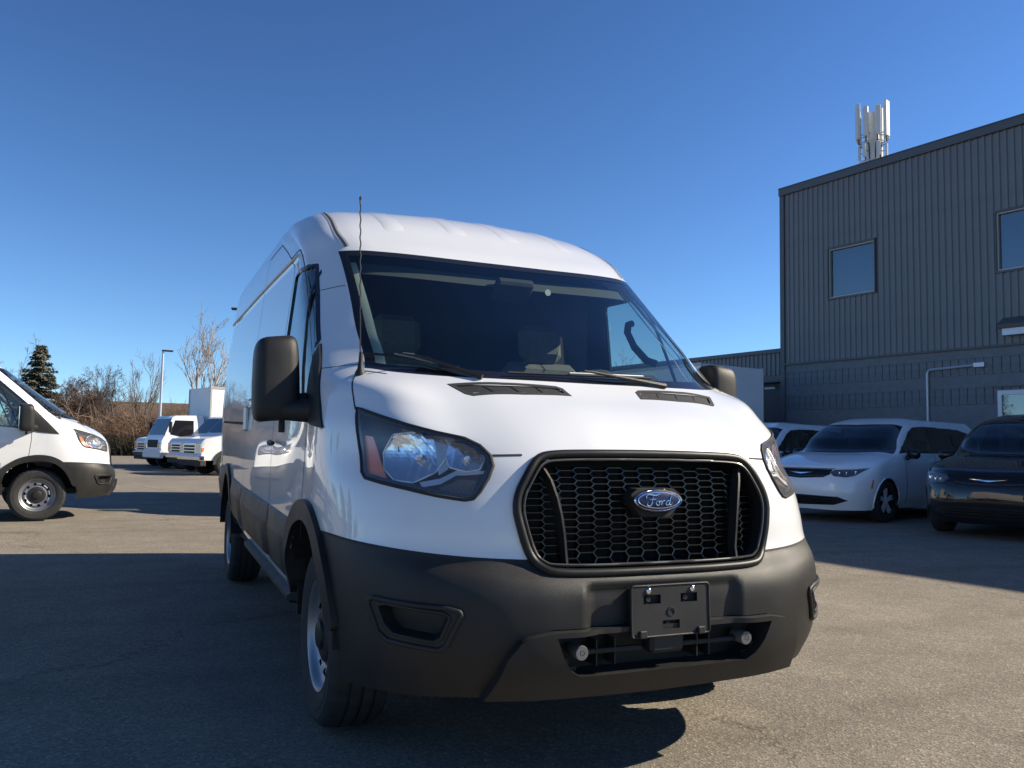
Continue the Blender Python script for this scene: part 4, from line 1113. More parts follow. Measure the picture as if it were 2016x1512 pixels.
def spruce(loc, H, label, seed=3, group=None):
    rnd = random.Random(seed)
    t = thing('spruce_tree', label, 'tree', loc, 0, group)
    MB().tube([(0, 0, -.05), (0, 0, H * .5), (0, 0, H * .98)], [.17, .10, .015], 8).build('trunk', M['bark'], t, True)
    V, F = [], []; CV, CF = [], []
    z = .5
    while z < H - .15:
        f = 1 - z / H; R0 = (.36 * H * f ** .85 + .15) * rnd.uniform(.86, 1.08); nb = max(5, int(9 + 6 * f))
        for k in range(nb):
            th = rnd.uniform(0, 2 * math.pi); L = R0 * rnd.uniform(.72, 1.1); droop = rnd.uniform(-.28, -.02) + .18 * (1 - f)
            d = Vector((math.cos(th), math.sin(th), droop)).normalized(); sd = Vector((-math.sin(th), math.cos(th), 0))
            n = max(3, int(L / .20))
            for i in range(n):
                s = (i + .6) / n; c_ = Vector((0, 0, z)) + d * (L * s) + Vector((0, 0, .06 * s * s * L))
                w = .30 * (1 - .55 * s) * L * .55 + .10
                for q in range(7):
                    side = sd * rnd.choice((-1, 1)); tip = c_ + d * rnd.uniform(.10, .30) + side * rnd.uniform(.3, 1) * w + Vector((0, 0, rnd.uniform(-.20, .05)))
                    up = Vector((rnd.uniform(-.05, .05), rnd.uniform(-.05, .05), rnd.uniform(.05, .12)))
                    b0 = len(V); V += [c_ + up, c_ - up * .8, tip, c_.lerp(tip, .5) + sd * .10]; F += [(b0, b0 + 1, b0 + 2), (b0, b0 + 3, b0 + 2), (b0 + 1, b0 + 3, b0 + 2)]
        z += .24 + .10 * f
    mesh_obj('crown', V, F, M['needles'], t)
    for _ in range(110):
        a = rnd.uniform(0, 6.28); zz = rnd.uniform(H * .72, H * .97); r = .30 * H * (1 - zz / H) ** .85 * rnd.uniform(.5, 1)
        p = Vector((math.cos(a) * r, math.sin(a) * r, zz)); b0 = len(CV)
        CV += [p + Vector((.03, 0, 0)), p + Vector((-.02, .03, 0)), p + Vector((-.02, -.03, 0)), p + Vector((0, 0, -.16))]; CF += [(b0, b0 + 1, b0 + 2), (b0, b0 + 1, b0 + 3), (b0 + 1, b0 + 2, b0 + 3), (b0 + 2, b0, b0 + 3)]
    c_ = mesh_obj('cones', CV, CF, M['cones'], t); c_['kind'] = 'stuff'
    return t

def brush_band(name, path, depth, hfun, count, m, seed, label, cat='brush', thick=.012, lean=.35, forks=4):
    rnd = random.Random(seed); V, F = [], []
    L = [0]
    for i in range(1, len(path)): L.append(L[-1] + (Vector(path[i]) - Vector(path[i - 1])).length)
    for _ in range(count):
        s = rnd.uniform(0, L[-1]); i = max(k for k in range(len(L)) if L[k] <= s); i = min(i, len(path) - 2)
        f = (s - L[i]) / (L[i + 1] - L[i]); a = Vector(path[i]).lerp(Vector(path[i + 1]), f)
        p = Vector((a.x + rnd.uniform(-.3, .3), a.y + rnd.uniform(0, depth), 0)); h = hfun(p.x, rnd) * rnd.uniform(.45, 1.0)
        d = Vector((rnd.gauss(0, lean), rnd.gauss(0, lean), 1)).normalized()
        pts = [p, p + d * h * .5, p + (d + Vector((rnd.uniform(-.3, .3), rnd.uniform(-.3, .3), .2))).normalized() * h]
        limb(V, F, pts, [thick * 1.6, thick * 1.2, thick * .5], 3)
        for k in range(forks):
            t = rnd.uniform(.25, .95); q = pts[0].lerp(pts[1], t * 2) if t < .5 else pts[1].lerp(pts[2], t * 2 - 1)
            e = q + Vector((rnd.gauss(0, .42), rnd.gauss(0, .42), rnd.uniform(-.05, .55))) * h * .32
            limb(V, F, [q, e], [thick * .8, thick * .4], 3)
    o = mesh_obj(name, V, F, m); tag(o, label, cat, kind='stuff'); return o

def build_vegetation():
    spruce((-9.6, 75, 0), 8.75, 'dark green spruce tree standing above the brush, behind the left white van', 3)
    spruce((-52, 40, 0), 12, 'taller of two spruces beyond the left edge of the car park', 5, 'spruces left of the car park')
    spruce((-46, 44, 0), 10, 'shorter of two spruces beyond the left edge of the car park', 6, 'spruces left of the car park')
    A = dict(seed=11, H=9, trunk_r=.15, spread=.62, upright=.75, levels=4, kids=(9, 6, 5, 3), tmin=.010)
    B = dict(seed=23, H=7, trunk_r=.13, spread=.75, upright=.65, levels=4, kids=(9, 7, 5, 4), stems=3, tmin=.010)
    Cc = dict(seed=41, H=10.6, trunk_r=.17, spread=.42, upright=1.0, levels=3, kids=(7, 6, 5), stems=2, tmin=.013)
    D = dict(seed=52, H=8, trunk_r=.10, spread=.35, upright=1.1, levels=3, kids=(8, 6, 4), stems=3, tmin=.009)
    G = 'bare trees behind the brush'
    place_tree('C', (1.75, 64, 0), .6, 1.10, 'tall pale bare tree rising behind the box truck, taller than the lamp post', None, Cc, 'bark_pale', 'bark_pale')
    place_tree('D', (-2.4, 70, 0), 1.0, 1.08, 'upright bare tree with vase shaped branches left of the lamp post', None, D)
    place_tree('D2', (-3.9, 66, 0), 2.4, .86, 'slim bare tree just left of the vase shaped one', None, dict(D, seed=77, stems=2))
    place_tree('B', (-5.7, 72, 0), 0.2, 1.02, 'broad rounded bare tree with reddish twigs in the middle of the brush', None, B, 'bark', 'bark_red')
    place_tree('B', (-8.0, 78, 0), 1.9, .86, 'bushy bare tree between the spruce and the rounded tree', None, B)
    place_tree('A', (-13.0, 72, 0), 2.2, 1.0, 'bare tree at the left edge of the picture, behind the left van', None, A)
    place_tree('A', (-12.0, 80, 0), 4.2, 1.12, 'bare tree just left of the spruce', None, A)
    place_tree('B', (-6.6, 84, 0), 3.0, .95, 'distant bare tree seen past the right flank of the spruce', None, B)
    place_tree('B', (3.6, 74, 0), .8, .80, 'low bushy bare tree behind the box body of the truck', None, B, 'bark', 'bark_red')
    place_tree('A', (4.9, 80, 0), 5.2, .72, 'bare tree peeping over the box truck beside the main van', None, A)
    place_tree('A', (36, 56, 0), 1.2, 1.05, 'bare treetop above the low wing, left of the two', None, A)
    place_tree('B', (40.5, 57, 0), 2.6, 1.30, 'bare treetop above the low wing, right of the two', None, B)
    for i, (x, y) in enumerate(((-30, 66), (-24, 70), (-38, 62), (-46, 55), (-56, 46), (-60, 36), (-62, 25), (-64, 14), (-62, 2), (-61, -10))):
        place_tree('AB'[i % 2], (x, y, 0), i * 1.3, .95 + .1 * (i % 3), 'leafless tree beyond the car park\'s left end, %s from the brush' % ['first','second','third','fourth','fifth','sixth','seventh','eighth','ninth','tenth'][i], 'bare trees left of the picture', (A, B)[i % 2])
    hf = lambda x, r: 3.6 + .5 * math.sin(x * 1.3) + .4 * math.sin(x * .37 + 1)
    brush_band('dense_brush', [(-32, 61.5), (-6, 62), (1.2, 62.3), (5, 63)], 6, hf, 5200, M['brush'], 5, 'dense brown leafless brush along the far edge of the car park', thick=.011, forks=5)
    brush_band('pale_brush_stems', [(-30, 61.2), (-6, 61.8), (1.2, 62.0)], 3, lambda x, r: 4.2, 260, M['brush2'], 8, 'pale upright stems in front of the brown brush', thick=.016, lean=.28, forks=5)
    brush_band('dark_hedge', [(-20, 61.4), (-6, 61.6), (-1.0, 61.8)], 2.5, lambda x, r: 1.6, 2600, M['hedge'], 9, 'low dark tangled growth at the foot of the brush', thick=.02, lean=.6, forks=5)
    brush_band('side_brush', [(-64, -20), (-63, 20), (-50, 50), (-32, 61)], 5, lambda x, r: 3.4, 1600, M['brush'], 12, 'brown leafless brush along the left edge of the car park', thick=.022, forks=5)
# ------------------------------------------------------------------ the grey building
M['cladding'] = pbr('grey_cladding', (.170, .174, .184), .55, noise=.14, nscale=.9, rvar=.08)
M['cladding2'] = pbr('grey_trim', (.085, .088, .096), .5, noise=.06, nscale=3)
M['block'] = pbr('painted_block', (.170, .176, .190), .85, noise=.14, nscale=5, bump=.6, bscale=120)
M['block2'] = pbr('painted_block_rough', (.163, .168, .182), .9, noise=.2, nscale=9, bump=.8, bscale=90)
M['alu'] = pbr('window_aluminium', (.40, .38, .35), .5, metal=.3)
M['white_frame'] = pbr('white_frame', (.70, .71, .72), .5)
M['galv'] = pbr('galvanised', (.50, .52, .55), .45, metal=.6)
M['room'] = pbr('room_wall', (.10, .12, .15), .9)
M['winglass'] = glass_mat('facade_glass', (.55, .60, .62), ior=1.62)
M['steel_door'] = pbr('dark_door', (.07, .075, .085), .6, noise=.1)
M['tower'] = pbr('antenna_white', (.62, .62, .60), .5, noise=.06)
M['roof_felt'] = pbr('roof_felt', (.12, .12, .12), .9)

FO = Vector((15.4, 16.6, 0)); FS = Vector((.155, -.988, 0)).normalized(); FN = Vector((-.988, -.155, 0)).normalized()
# facade frame: s along the wall towards the viewer's right, n out of the wall, z up
FM = Matrix(((FS.x, FN.x, 0, FO.x), (FS.y, FN.y, 0, FO.y), (0, 0, 1, 0), (0, 0, 0, 1)))
WIN_B = [(1.62, 3.03, 5.40, 6.78), (6.17, 7.62, 5.40, 6.78), (10.8, 12.2, 5.40, 6.78)]
SMAX = 30.0; ZB, ZT = 3.66, 8.70

def corr_panel(s0, z0, z1, ribs, pitch=.167):
    """a strip of trapezoid ribbed sheet from s0 over the given number of ribs"""
    prof = []
    for i in range(ribs):
        a = s0 + i * pitch
        prof += [(a, 0), (a + .088, 0), (a + .104, .034), (a + .148, .034)]
    prof.append((s0 + ribs * pitch, 0))
    n = len(prof); vs = [(s, d, z0) for s, d in prof] + [(s, d, z1) for s, d in prof]
    return vs, [(i, i + 1, n + i + 1, n + i) for i in range(n - 1)]

def build_building():
    b = thing('grey_building', 'large dark grey building clad in ribbed metal over painted block, right', 'building'); b.matrix_world = FM
    # core: block base wall and roof, depth 22 m; window openings are real recesses
    W = MB()
    W.box((0.02, -22, 0), (SMAX, -.32, ZT - .3))
    W.build('core', M['roof_felt'], b)
    # backing wall pieces around the windows
    xs = sorted({0.0, SMAX, *[q for w in WIN_B for q in w[:2]]})
    back = MB()
    zs = [ZB, 5.40, 6.78, ZT]
    for i in range(len(xs) - 1):
        for j in range(3):
            cx, cz = (xs[i] + xs[i + 1]) / 2, (zs[j] + zs[j + 1]) / 2
            if any(w[0] < cx < w[1] and w[2] < cz < w[3] for w in WIN_B): continue
            back.box((xs[i], -.14, zs[j]), (xs[i + 1], -.012, zs[j + 1]))
    back.build('backing', M['cladding2'], b)
    # ribbed sheets: panels of four ribs, cut round the windows
    P = .167; s = .12; meshes = {}
    while s < SMAX - 1.2:
        segs = [(ZB + .03, ZT)]
        for w in WIN_B:
            pass
        for r in range(4):
            a = s + r * P; c_ = a + P * .6
            cut = [w for w in WIN_B if w[0] - .05 < c_ < w[1] + .05]
            zz = [(ZB + .03, ZT)] if not cut else [(ZB + .03, 5.40 - .05), (6.78 + .05, ZT)]
            for z0, z1 in zz:
                vs, fs = corr_panel(a, z0, z1, 1)
                key = (round(z0, 2), round(z1, 2))
                if key not in meshes:
                    v0 = [(x - a, y, z) for x, y, z in vs]
                    o = mesh_obj('cladding_rib', v0, fs, M['cladding'], b); meshes[key] = o.data; o.location = (a, 0, 0)
                else:
                    o = link(bpy.data.objects.new('cladding_rib', meshes[key])); o.parent = b; o.location = (a, 0, 0)
        s += 4 * P
    MB().box((-.03, -.05, ZT), (SMAX, .10, ZT + .20)).box((-.03, -.05, ZT + .2), (SMAX, .12, ZT + .225)).build('parapet_cap', M['cladding2'], b)
    MB().box((-.03, -22, 0.0), (.115, .055, ZT)).build('corner_trim', M['cladding2'], b)
    MB().box((0.0, .0, ZB - .02), (SMAX, .075, ZB + .03)).build('drip_flashing', M['cladding2'], b)
    # windows
    for (a, c_, z0, z1) in WIN_B:
        w = MB()
        w.box((a, -.10, z0), (a + .035, .005, z1)).box((c_ - .035, -.10, z0), (c_, .005, z1)).box((a + .035, -.10, z0), (c_ - .035, .01, z0 + .035)).box((a + .035, -.10, z1 - .035), (c_ - .035, .005, z1))
        wo = w.build('window_frame', M['alu'], b)
        MB().box((a + .035, -.07, z0 + .035), (c_ - .035, -.06, z1 - .035)).build('pane', M['winglass'], wo)
        MB().box((a - .03, -.30, z0 - .05), (a, .05, z1 + .05)).box((c_, -.30, z0 - .05), (c_ + .03, .05, z1 + .05)).box((a, -.30, z1), (c_, .05, z1 + .05)).box((a, -.30, z0 - .05), (c_, .05, z0)).build('reveal', M['cladding2'], b)
        MB().box((a - .2, -.318, z0 - .2), (c_ + .2, -.305, z1 + .2)).build('room_wall', M['room'], b)
    # block wall below, with two courses of split blocks whose joints show
    MB().box((0, -.30, 0), (SMAX, .0, 2.32)).box((0, -.30, 2.72), (SMAX, .0, 3.02)).box((0, -.30, 3.42), (SMAX, .0, ZB - .02)).build('block_wall', M['block'], b)
    MB().box((0, -.30, 2.32), (SMAX, -.03, 2.72)).box((0, -.30, 3.02), (SMAX, -.03, 3.42)).build('joint_bed', M['cladding2'], b)
    blk = None
    rnd = random.Random(4)
    for z0 in (2.32, 3.02):
        k = 0; s = .004
        while s < 14:
            if blk is None:
                o = MB().box((.006, -.03, .004), (.194, .004, .396), None, .004).build('block', M['block2'], b); blk = o.data
            else:
                o = link(bpy.data.objects.new('block', blk)); o.parent = b
            o.location = (s, rnd.uniform(-.004, .003), z0); s += .200
        MB().box((14.0, -.03, z0), (SMAX, .002, z0 + .4)).build('block_course', M['block2'], b)
    # glazed door with a white frame
    d = MB(); a, c_, z1 = 6.12, 8.0, 2.62
    d.box((a, .0, .0), (a + .09, .06, z1)).box((c_ - .09, .0, 0), (c_, .06, z1)).box((a + .09, .0, z1 - .10), (c_ - .09, .06, z1)).box((a + .9, .0, 0), (a + .98, .055, z1 - .10))
    do = d.build('door', M['white_frame'], b)
    MB().box((a + .09, .012, .05), (a + .9, .024, z1 - .10)).build('door_pane', M['winglass'], do)
    MB().box((a + .98, .012, .05), (c_ - .09, .024, z1 - .10)).build('door_pane', M['winglass'], do)
    MB().box((a + .02, .002, .02), (c_ - .02, .008, z1 - .02)).build('door_backing', M['room'], do)
    MB().box((a - .15, .01, z1 + .08), (c_ + .1, .05, z1 + .11)).build('door_lintel', M['cladding2'], do)
    # conduit
    MB().tube([(4.44, .05, 0.6), (4.44, .05, 3.10), (4.46, .05, 3.17), (4.53, .05, 3.21), (5.62, .05, 3.25)], .032, 8).box((5.60, .01, 3.20), (5.85, .09, 3.30)).build('conduit', M['galv'], b, True, 40)
    # vent hood
    MB().prism([(.04, 4.02), (.34, 4.02), (.36, 4.10), (.10, 4.28), (.04, 4.28)], 6.30, 6.95, 0).build('vent_hood', M['cladding2'], b)
    MB().box((6.36, .05, 3.86), (6.90, .26, 4.015)).build('vent_body', M['galv'], b)

    # the low wing
    w = thing('low_wing', 'low ribbed grey wing with dock door, left of the tall grey building', 'building'); w.matrix_world = FM
    MB().box((-30, -16, 0), (-.04, -.62, 4.1)).build('core', M['cladding2'], w)
    s = -.06; data = None
    while s > -12:
        if data is None:
            vs, fs = corr_panel(0, 3.45, 4.12, 1); o = mesh_obj('cladding_rib', vs, fs, M['cladding'], w); data = o.data
        else:
            o = link(bpy.data.objects.new('cladding_rib', data)); o.parent = w
        o.location = (s - .17, -.60, 0); s -= .167
    MB().box((-30, -.65, 4.12), (-.04, -.50, 4.24)).build('parapet_cap', M['cladding2'], w)
    MB().box((-30, -.62, 0), (-2.6, -.55, 3.44)).box((-.24, -.62, 0), (-.04, -.55, 3.44)).build('block_wall', M['block'], w)
    MB().box((-2.6, -.61, .0), (-.24, -.575, 3.2)).build('dock_door', M['steel_door'], w)
    MB().box((-2.6, -.56, 3.2), (-.24, -.2, 3.3)).build('dock_canopy', M['cladding2'], w)
    MB().box((-1.1, -.57, 3.02), (-.7, -.50, 3.08)).build('dock_light', M['white_frame'], w)

    # mobile phone mast far behind
    t = thing('phone_mast', 'white mobile phone mast with panel antennas, seen above the roof', 'mast', (53.3, 47.9, -.55))
    MB().lathe([(0, .85), (15, .7), (24.8, .60), (25, .62), (28.4, .55), (30.2, .5), (30.25, 0)], 24, 'z').build('pole', M['tower'], t, True, 40)
    Zb = 28.2
    for k in range(8):
        th = 2 * math.pi * k / 8 + .3; c_, s_ = math.cos(th), math.sin(th)
        rot = Matrix.Rotation(th, 4, 'Z'); hgt = 2.5 if k % 3 else 3.0
        MB().box((1.10, -.21 - .10 * (k % 3 == 0), Zb - .2), (1.32, .21 + .10 * (k % 3 == 0), Zb - .2 + hgt), rot, .02).build('panel_antenna', M['tower'], t)
        MB().tube([(1.02 * c_, 1.02 * s_, Zb - .7), (1.02 * c_, 1.02 * s_, Zb + 2.2)], .05, 6).build('mount_pipe', M['galv'], t)
        MB().tube([(.4 * c_, .4 * s_, Zb + .2), (1.0 * c_, 1.0 * s_, Zb + .2)], .05, 5).build('bracket', M['galv'], t)
        MB().tube([(1.15 * c_, 1.15 * s_, Zb - .2), (1.2 * c_, 1.2 * s_, Zb - .6), (.7 * c_, .7 * s_, Zb - .7), (.6 * c_, .6 * s_, Zb - 2.0), (.62 * c_, .62 * s_, Zb - 4)], .045, 5).build('cable', M['seam'], t)
    for k in range(6):
        th = 2 * math.pi * k / 6 + .1; c_, s_ = math.cos(th), math.sin(th); rot = Matrix.Rotation(th, 4, 'Z')
        for z in (24.7, 26.3):
            MB().box((.95, -.14, z), (1.15, .14, z + 1.2), rot, .02).build('panel_antenna', M['tower'], t)
            MB().tube([(.5 * c_, .5 * s_, z + .6), (.95 * c_, .95 * s_, z + .6)], .05, 5).build('bracket', M['galv'], t)
    for z in (26.0, 27.6):
        MB().tube([(1.05 * math.cos(2 * math.pi * k / 24), 1.05 * math.sin(2 * math.pi * k / 24), z) for k in range(24)], .05, 5, closed=True).build('ring', M['galv'], t)

    # house behind the brush
    h = thing('brown_house', 'low house with a brown roof behind the brush', 'house', (-1.8, 80, 0))
    MB().box((-5.5, 0, 0), (5.2, 8, 3.2)).build('wall', pbr('house_wall', (.20, .14, .10), .9, noise=.2), h)
    MB().prism([(-.6, 3.1), (8.6, 3.1), (4.0, 4.7)], -6.0, 5.6, 0).build('roof', pbr('brown_shingle', (.105, .068, .045), .9, noise=.4, nscale=4), h)
    MB().box((1.2, -.05, 1.0), (2.4, .0, 2.2)).build('window', M['frit'], h)

    # lamp posts
    for (loc, H, lab, rz) in (((-.7, 57, 0), 7.15, 'slim grey lamp post standing behind the box truck', 0.1), ((2.55, 39.2, 0), 7.6, 'lamp post mostly hidden behind the main van, only its lamp head showing', 2.95)):
        lp = thing('lamp_post', lab, 'lamp post', loc, rz)
        MB().lathe([(0, .14), (.05, .14), (.05, .10), (H - .2, .07), (H - .1, .07), (H - .1, 0)], 14, 'z').build('pole', M['galv'], lp, True, 40)
        MB().lathe([(0, .2), (.5, .2), (.5, 0)], 14, 'z').build('plinth', pbr('concrete', (.35, .34, .32), .9), lp)
        MB().box((-.08, -.16, H - .16), (.62, .16, H - .06), None, .03).build('lamp_head', M['seam'], lp)
# ------------------------------------------------------------------ minivans
MV = [
 (.22, [(0,.10,.20),(.3,.11,.20),(.6,.165,.20),(.82,.33,.205),(.93,.55,.21)], .98),
 (.38, [(0,.02,.38),(.3,.03,.38),(.6,.09,.38),(.84,.28,.38),(.965,.55,.38)], .98),
 (.58, [(0,.0,.56),(.3,.012,.56),(.6,.08,.56),(.85,.28,.57),(.985,.56,.58)], .98),
 (.74, [(0,.025,.72),(.3,.04,.72),(.6,.11,.725),(.85,.32,.74),(.99,.60,.745)], 1.0),
 (.88, [(0,.085,.845),(.3,.10,.845),(.6,.18,.855),(.83,.40,.875),(.978,.66,.885)], 1.05),
 (.98, [(0,.20,.935),(.3,.215,.94),(.6,.31,.955),(.80,.52,.975),(.955,.76,.975)], 1.15),
 (1.06,[(0,.72,1.075),(.3,.73,1.08),(.58,.80,1.085),(.78,.93,1.085),(.93,1.08,1.06)], 1.35),
 (1.12,[(0,.93,1.11),(.3,.95,1.115),(.58,1.04,1.125),(.77,1.18,1.13),(.91,1.34,1.105)], 1.62),
 (1.38,[(0,1.40,1.40),(.3,1.41,1.405),(.55,1.48,1.41),(.71,1.58,1.415),(.825,1.72,1.385)], 1.95),
 (1.61,[(0,1.88,1.65),(.28,1.89,1.655),(.50,1.93,1.655),(.63,2.0,1.65),(.735,2.12,1.615)], 2.32),
 (1.69,[(0,2.25,1.745),(.25,2.26,1.745),(.45,2.28,1.74),(.57,2.33,1.725),(.67,2.42,1.695)], 2.58),
 (1.75,[(0,2.9,1.785),(.2,2.9,1.783),(.35,2.92,1.778),(.45,2.95,1.770),(.55,3.0,1.755)], 3.1),
 (1.785,[(0,3.3,1.79),(.006,3.3,1.79),(.012,3.3,1.79),(.018,3.3,1.79),(.024,3.3,1.79)], 3.32),
]
def mv_side(z): return float(np.interp(z, [.22,.38,.58,.74,.88,.98,1.06,1.12,1.38,1.61,1.69,1.75,1.785], [.93,.985,1.0,1.005,1.0,.985,.96,.945,.855,.765,.70,.56,.02]))

class Shell:
    def __init__(s, FR, sidef, tail, vrear, dj, subk, rear_tilt):
        rows = []
        for zs, pts, v7 in FR:
            us = sidef(zs); row = list(pts) + [(us if zs < 1.7 else min(us, pts[-1][0] + .02), v7, zs)]; vp = v7
            for vt in tail:
                v = max(vt, vp + .1); vp = v; row.append((us * (1 - .012 * max(0, v - 3)), v, zs))
            vr = max(vrear - rear_tilt * max(0, zs - .9), vp + .1)
            row += [(us * .96, vr - .12, zs), (us * .86, vr - .02, zs), (us * .45, vr, zs), (0, vr + .01, zs)]
            rows.append(row)
        N_ = np.array(rows); nj, nk, _ = N_.shape
        sj = [0.0]; tk = [0.0]
        for j in range(1, nj): sj.append(sj[-1] + float(np.median(np.linalg.norm(N_[j] - N_[j - 1], axis=1))) + 1e-3)
        for k in range(1, nk): tk.append(tk[-1] + float(np.median(np.linalg.norm(N_[:, k] - N_[:, k - 1], axis=1))) + 1e-3)
        wj, s.LJ = spline_matrix(sj, [max(3, int(round((sj[j + 1] - sj[j]) / dj))) for j in range(nj - 1)])
        wk, lk = spline_matrix(tk, (subk + [6] * 30)[:nk - 1])
        G = np.einsum('aj,bk,jkc->abc', wj, wk, N_)
        s.G = np.concatenate([G[:, ::-1] * np.array([-1, 1, 1]), G[:, 1:]], 1); lkf = np.concatenate([-lk[::-1], lk[1:]])
        NJ_, NK_ = s.G.shape[:2]; ii = np.arange(NJ_ * NK_).reshape(NJ_, NK_)
        s.Q = np.stack([ii[:-1, :-1], ii[:-1, 1:], ii[1:, 1:], ii[1:, :-1]], -1)
        s.c = (s.G[:-1, :-1] + s.G[:-1, 1:] + s.G[1:, 1:] + s.G[1:, :-1]) / 4
        s.J = np.repeat(((s.LJ[:-1] + s.LJ[1:]) / 2)[:, None], NK_ - 1, 1); s.K = np.repeat(((np.abs(lkf[:-1]) + np.abs(lkf[1:])) / 2)[None], NJ_ - 1, 0)
        n = np.cross(np.gradient(s.G, axis=1), np.gradient(s.G, axis=0)); n /= np.linalg.norm(n, axis=2, keepdims=True) + 1e-12
        if np.sum(n[8, 10] * (s.G[8, 10] - np.array([0, 2.5, 1]))) < 0: n = -n
        s.V = s.G.reshape(-1, 3); s.N = n.reshape(-1, 3)
        q = s.Q[10, 10]; s.fl = np.dot(np.cross(s.V[q[1]] - s.V[q[0]], s.V[q[3]] - s.V[q[0]]), s.N[q[0]]) < 0
        s.bvh = BVHTree.FromPolygons([tuple(p) for p in s.V], [tuple(int(i) for i in q) for q in s.Q.reshape(-1, 4)])
    def mesh(s, name, mask, m, parent, off=0.0):
        q = s.Q[mask]; used, inv = np.unique(q.reshape(-1), return_inverse=True); f = inv.reshape(-1, 4)
        if s.fl: f = f[:, ::-1]
        me = bpy.data.meshes.new(name); me.from_pydata((s.V[used] + s.N[used] * off).tolist(), [], f.tolist())
        me.polygons.foreach_set('use_smooth', [True] * len(me.polygons)); me.materials.append(m)
        me.normals_split_custom_set_from_vertices(s.N[used].tolist())
        o = link(bpy.data.objects.new(name, me)); o.parent = parent; return o

def fr_side0(a, b): return Vector((-2.5, a, b)), Vector((1, 0, 0))
M['cabinglass'] = glass_mat('car_glass', (.30, .34, .35), ior=1.5)
M['alloy'] = pbr('alloy_wheel', (.75, .76, .78), .35, metal=.3)

def car_wheel(root, x, y, s, r=.345):
    w = link(bpy.data.objects.new('wheel', None)); w.parent = root; w.location = (x, y, r); w.empty_display_size = .1
    hw = .112
    MB().lathe([(a * s, q) for a, q in [(-hw, .24), (-hw - .004, .29), (-hw + .015, .335), (-hw + .04, .345), (hw - .04, .345), (hw - .015, .335), (hw + .004, .30), (hw, .25), (hw - .012, .225)]], 48, 'x').build('tyre', M['rubber'], w, True, 40)
    MB().lathe([(a * s, q) for a, q in [(.08, .228), (.10, .232), (.10, .218), (.03, .205), (.02, .0)]], 40, 'x').build('rim', M['gloss_black'], w, True, 40)
    for k in range(5):
        for dth in (-.12, .12):
            th = 2 * math.pi * k / 5 + dth
            MB().box((.062 * s - .014, -.011, .03), (.085 * s + .008 * s, .011, .222), Matrix.Rotation(th, 4, 'X')).build('spoke', M['alloy'], w)
    MB().lathe([(a * s, q) for a, q in [(.06, .055), (.095, .05), (.10, .03), (.10, 0)]], 20, 'x').build('hub', M['alloy'], w, True, 40)
    return w

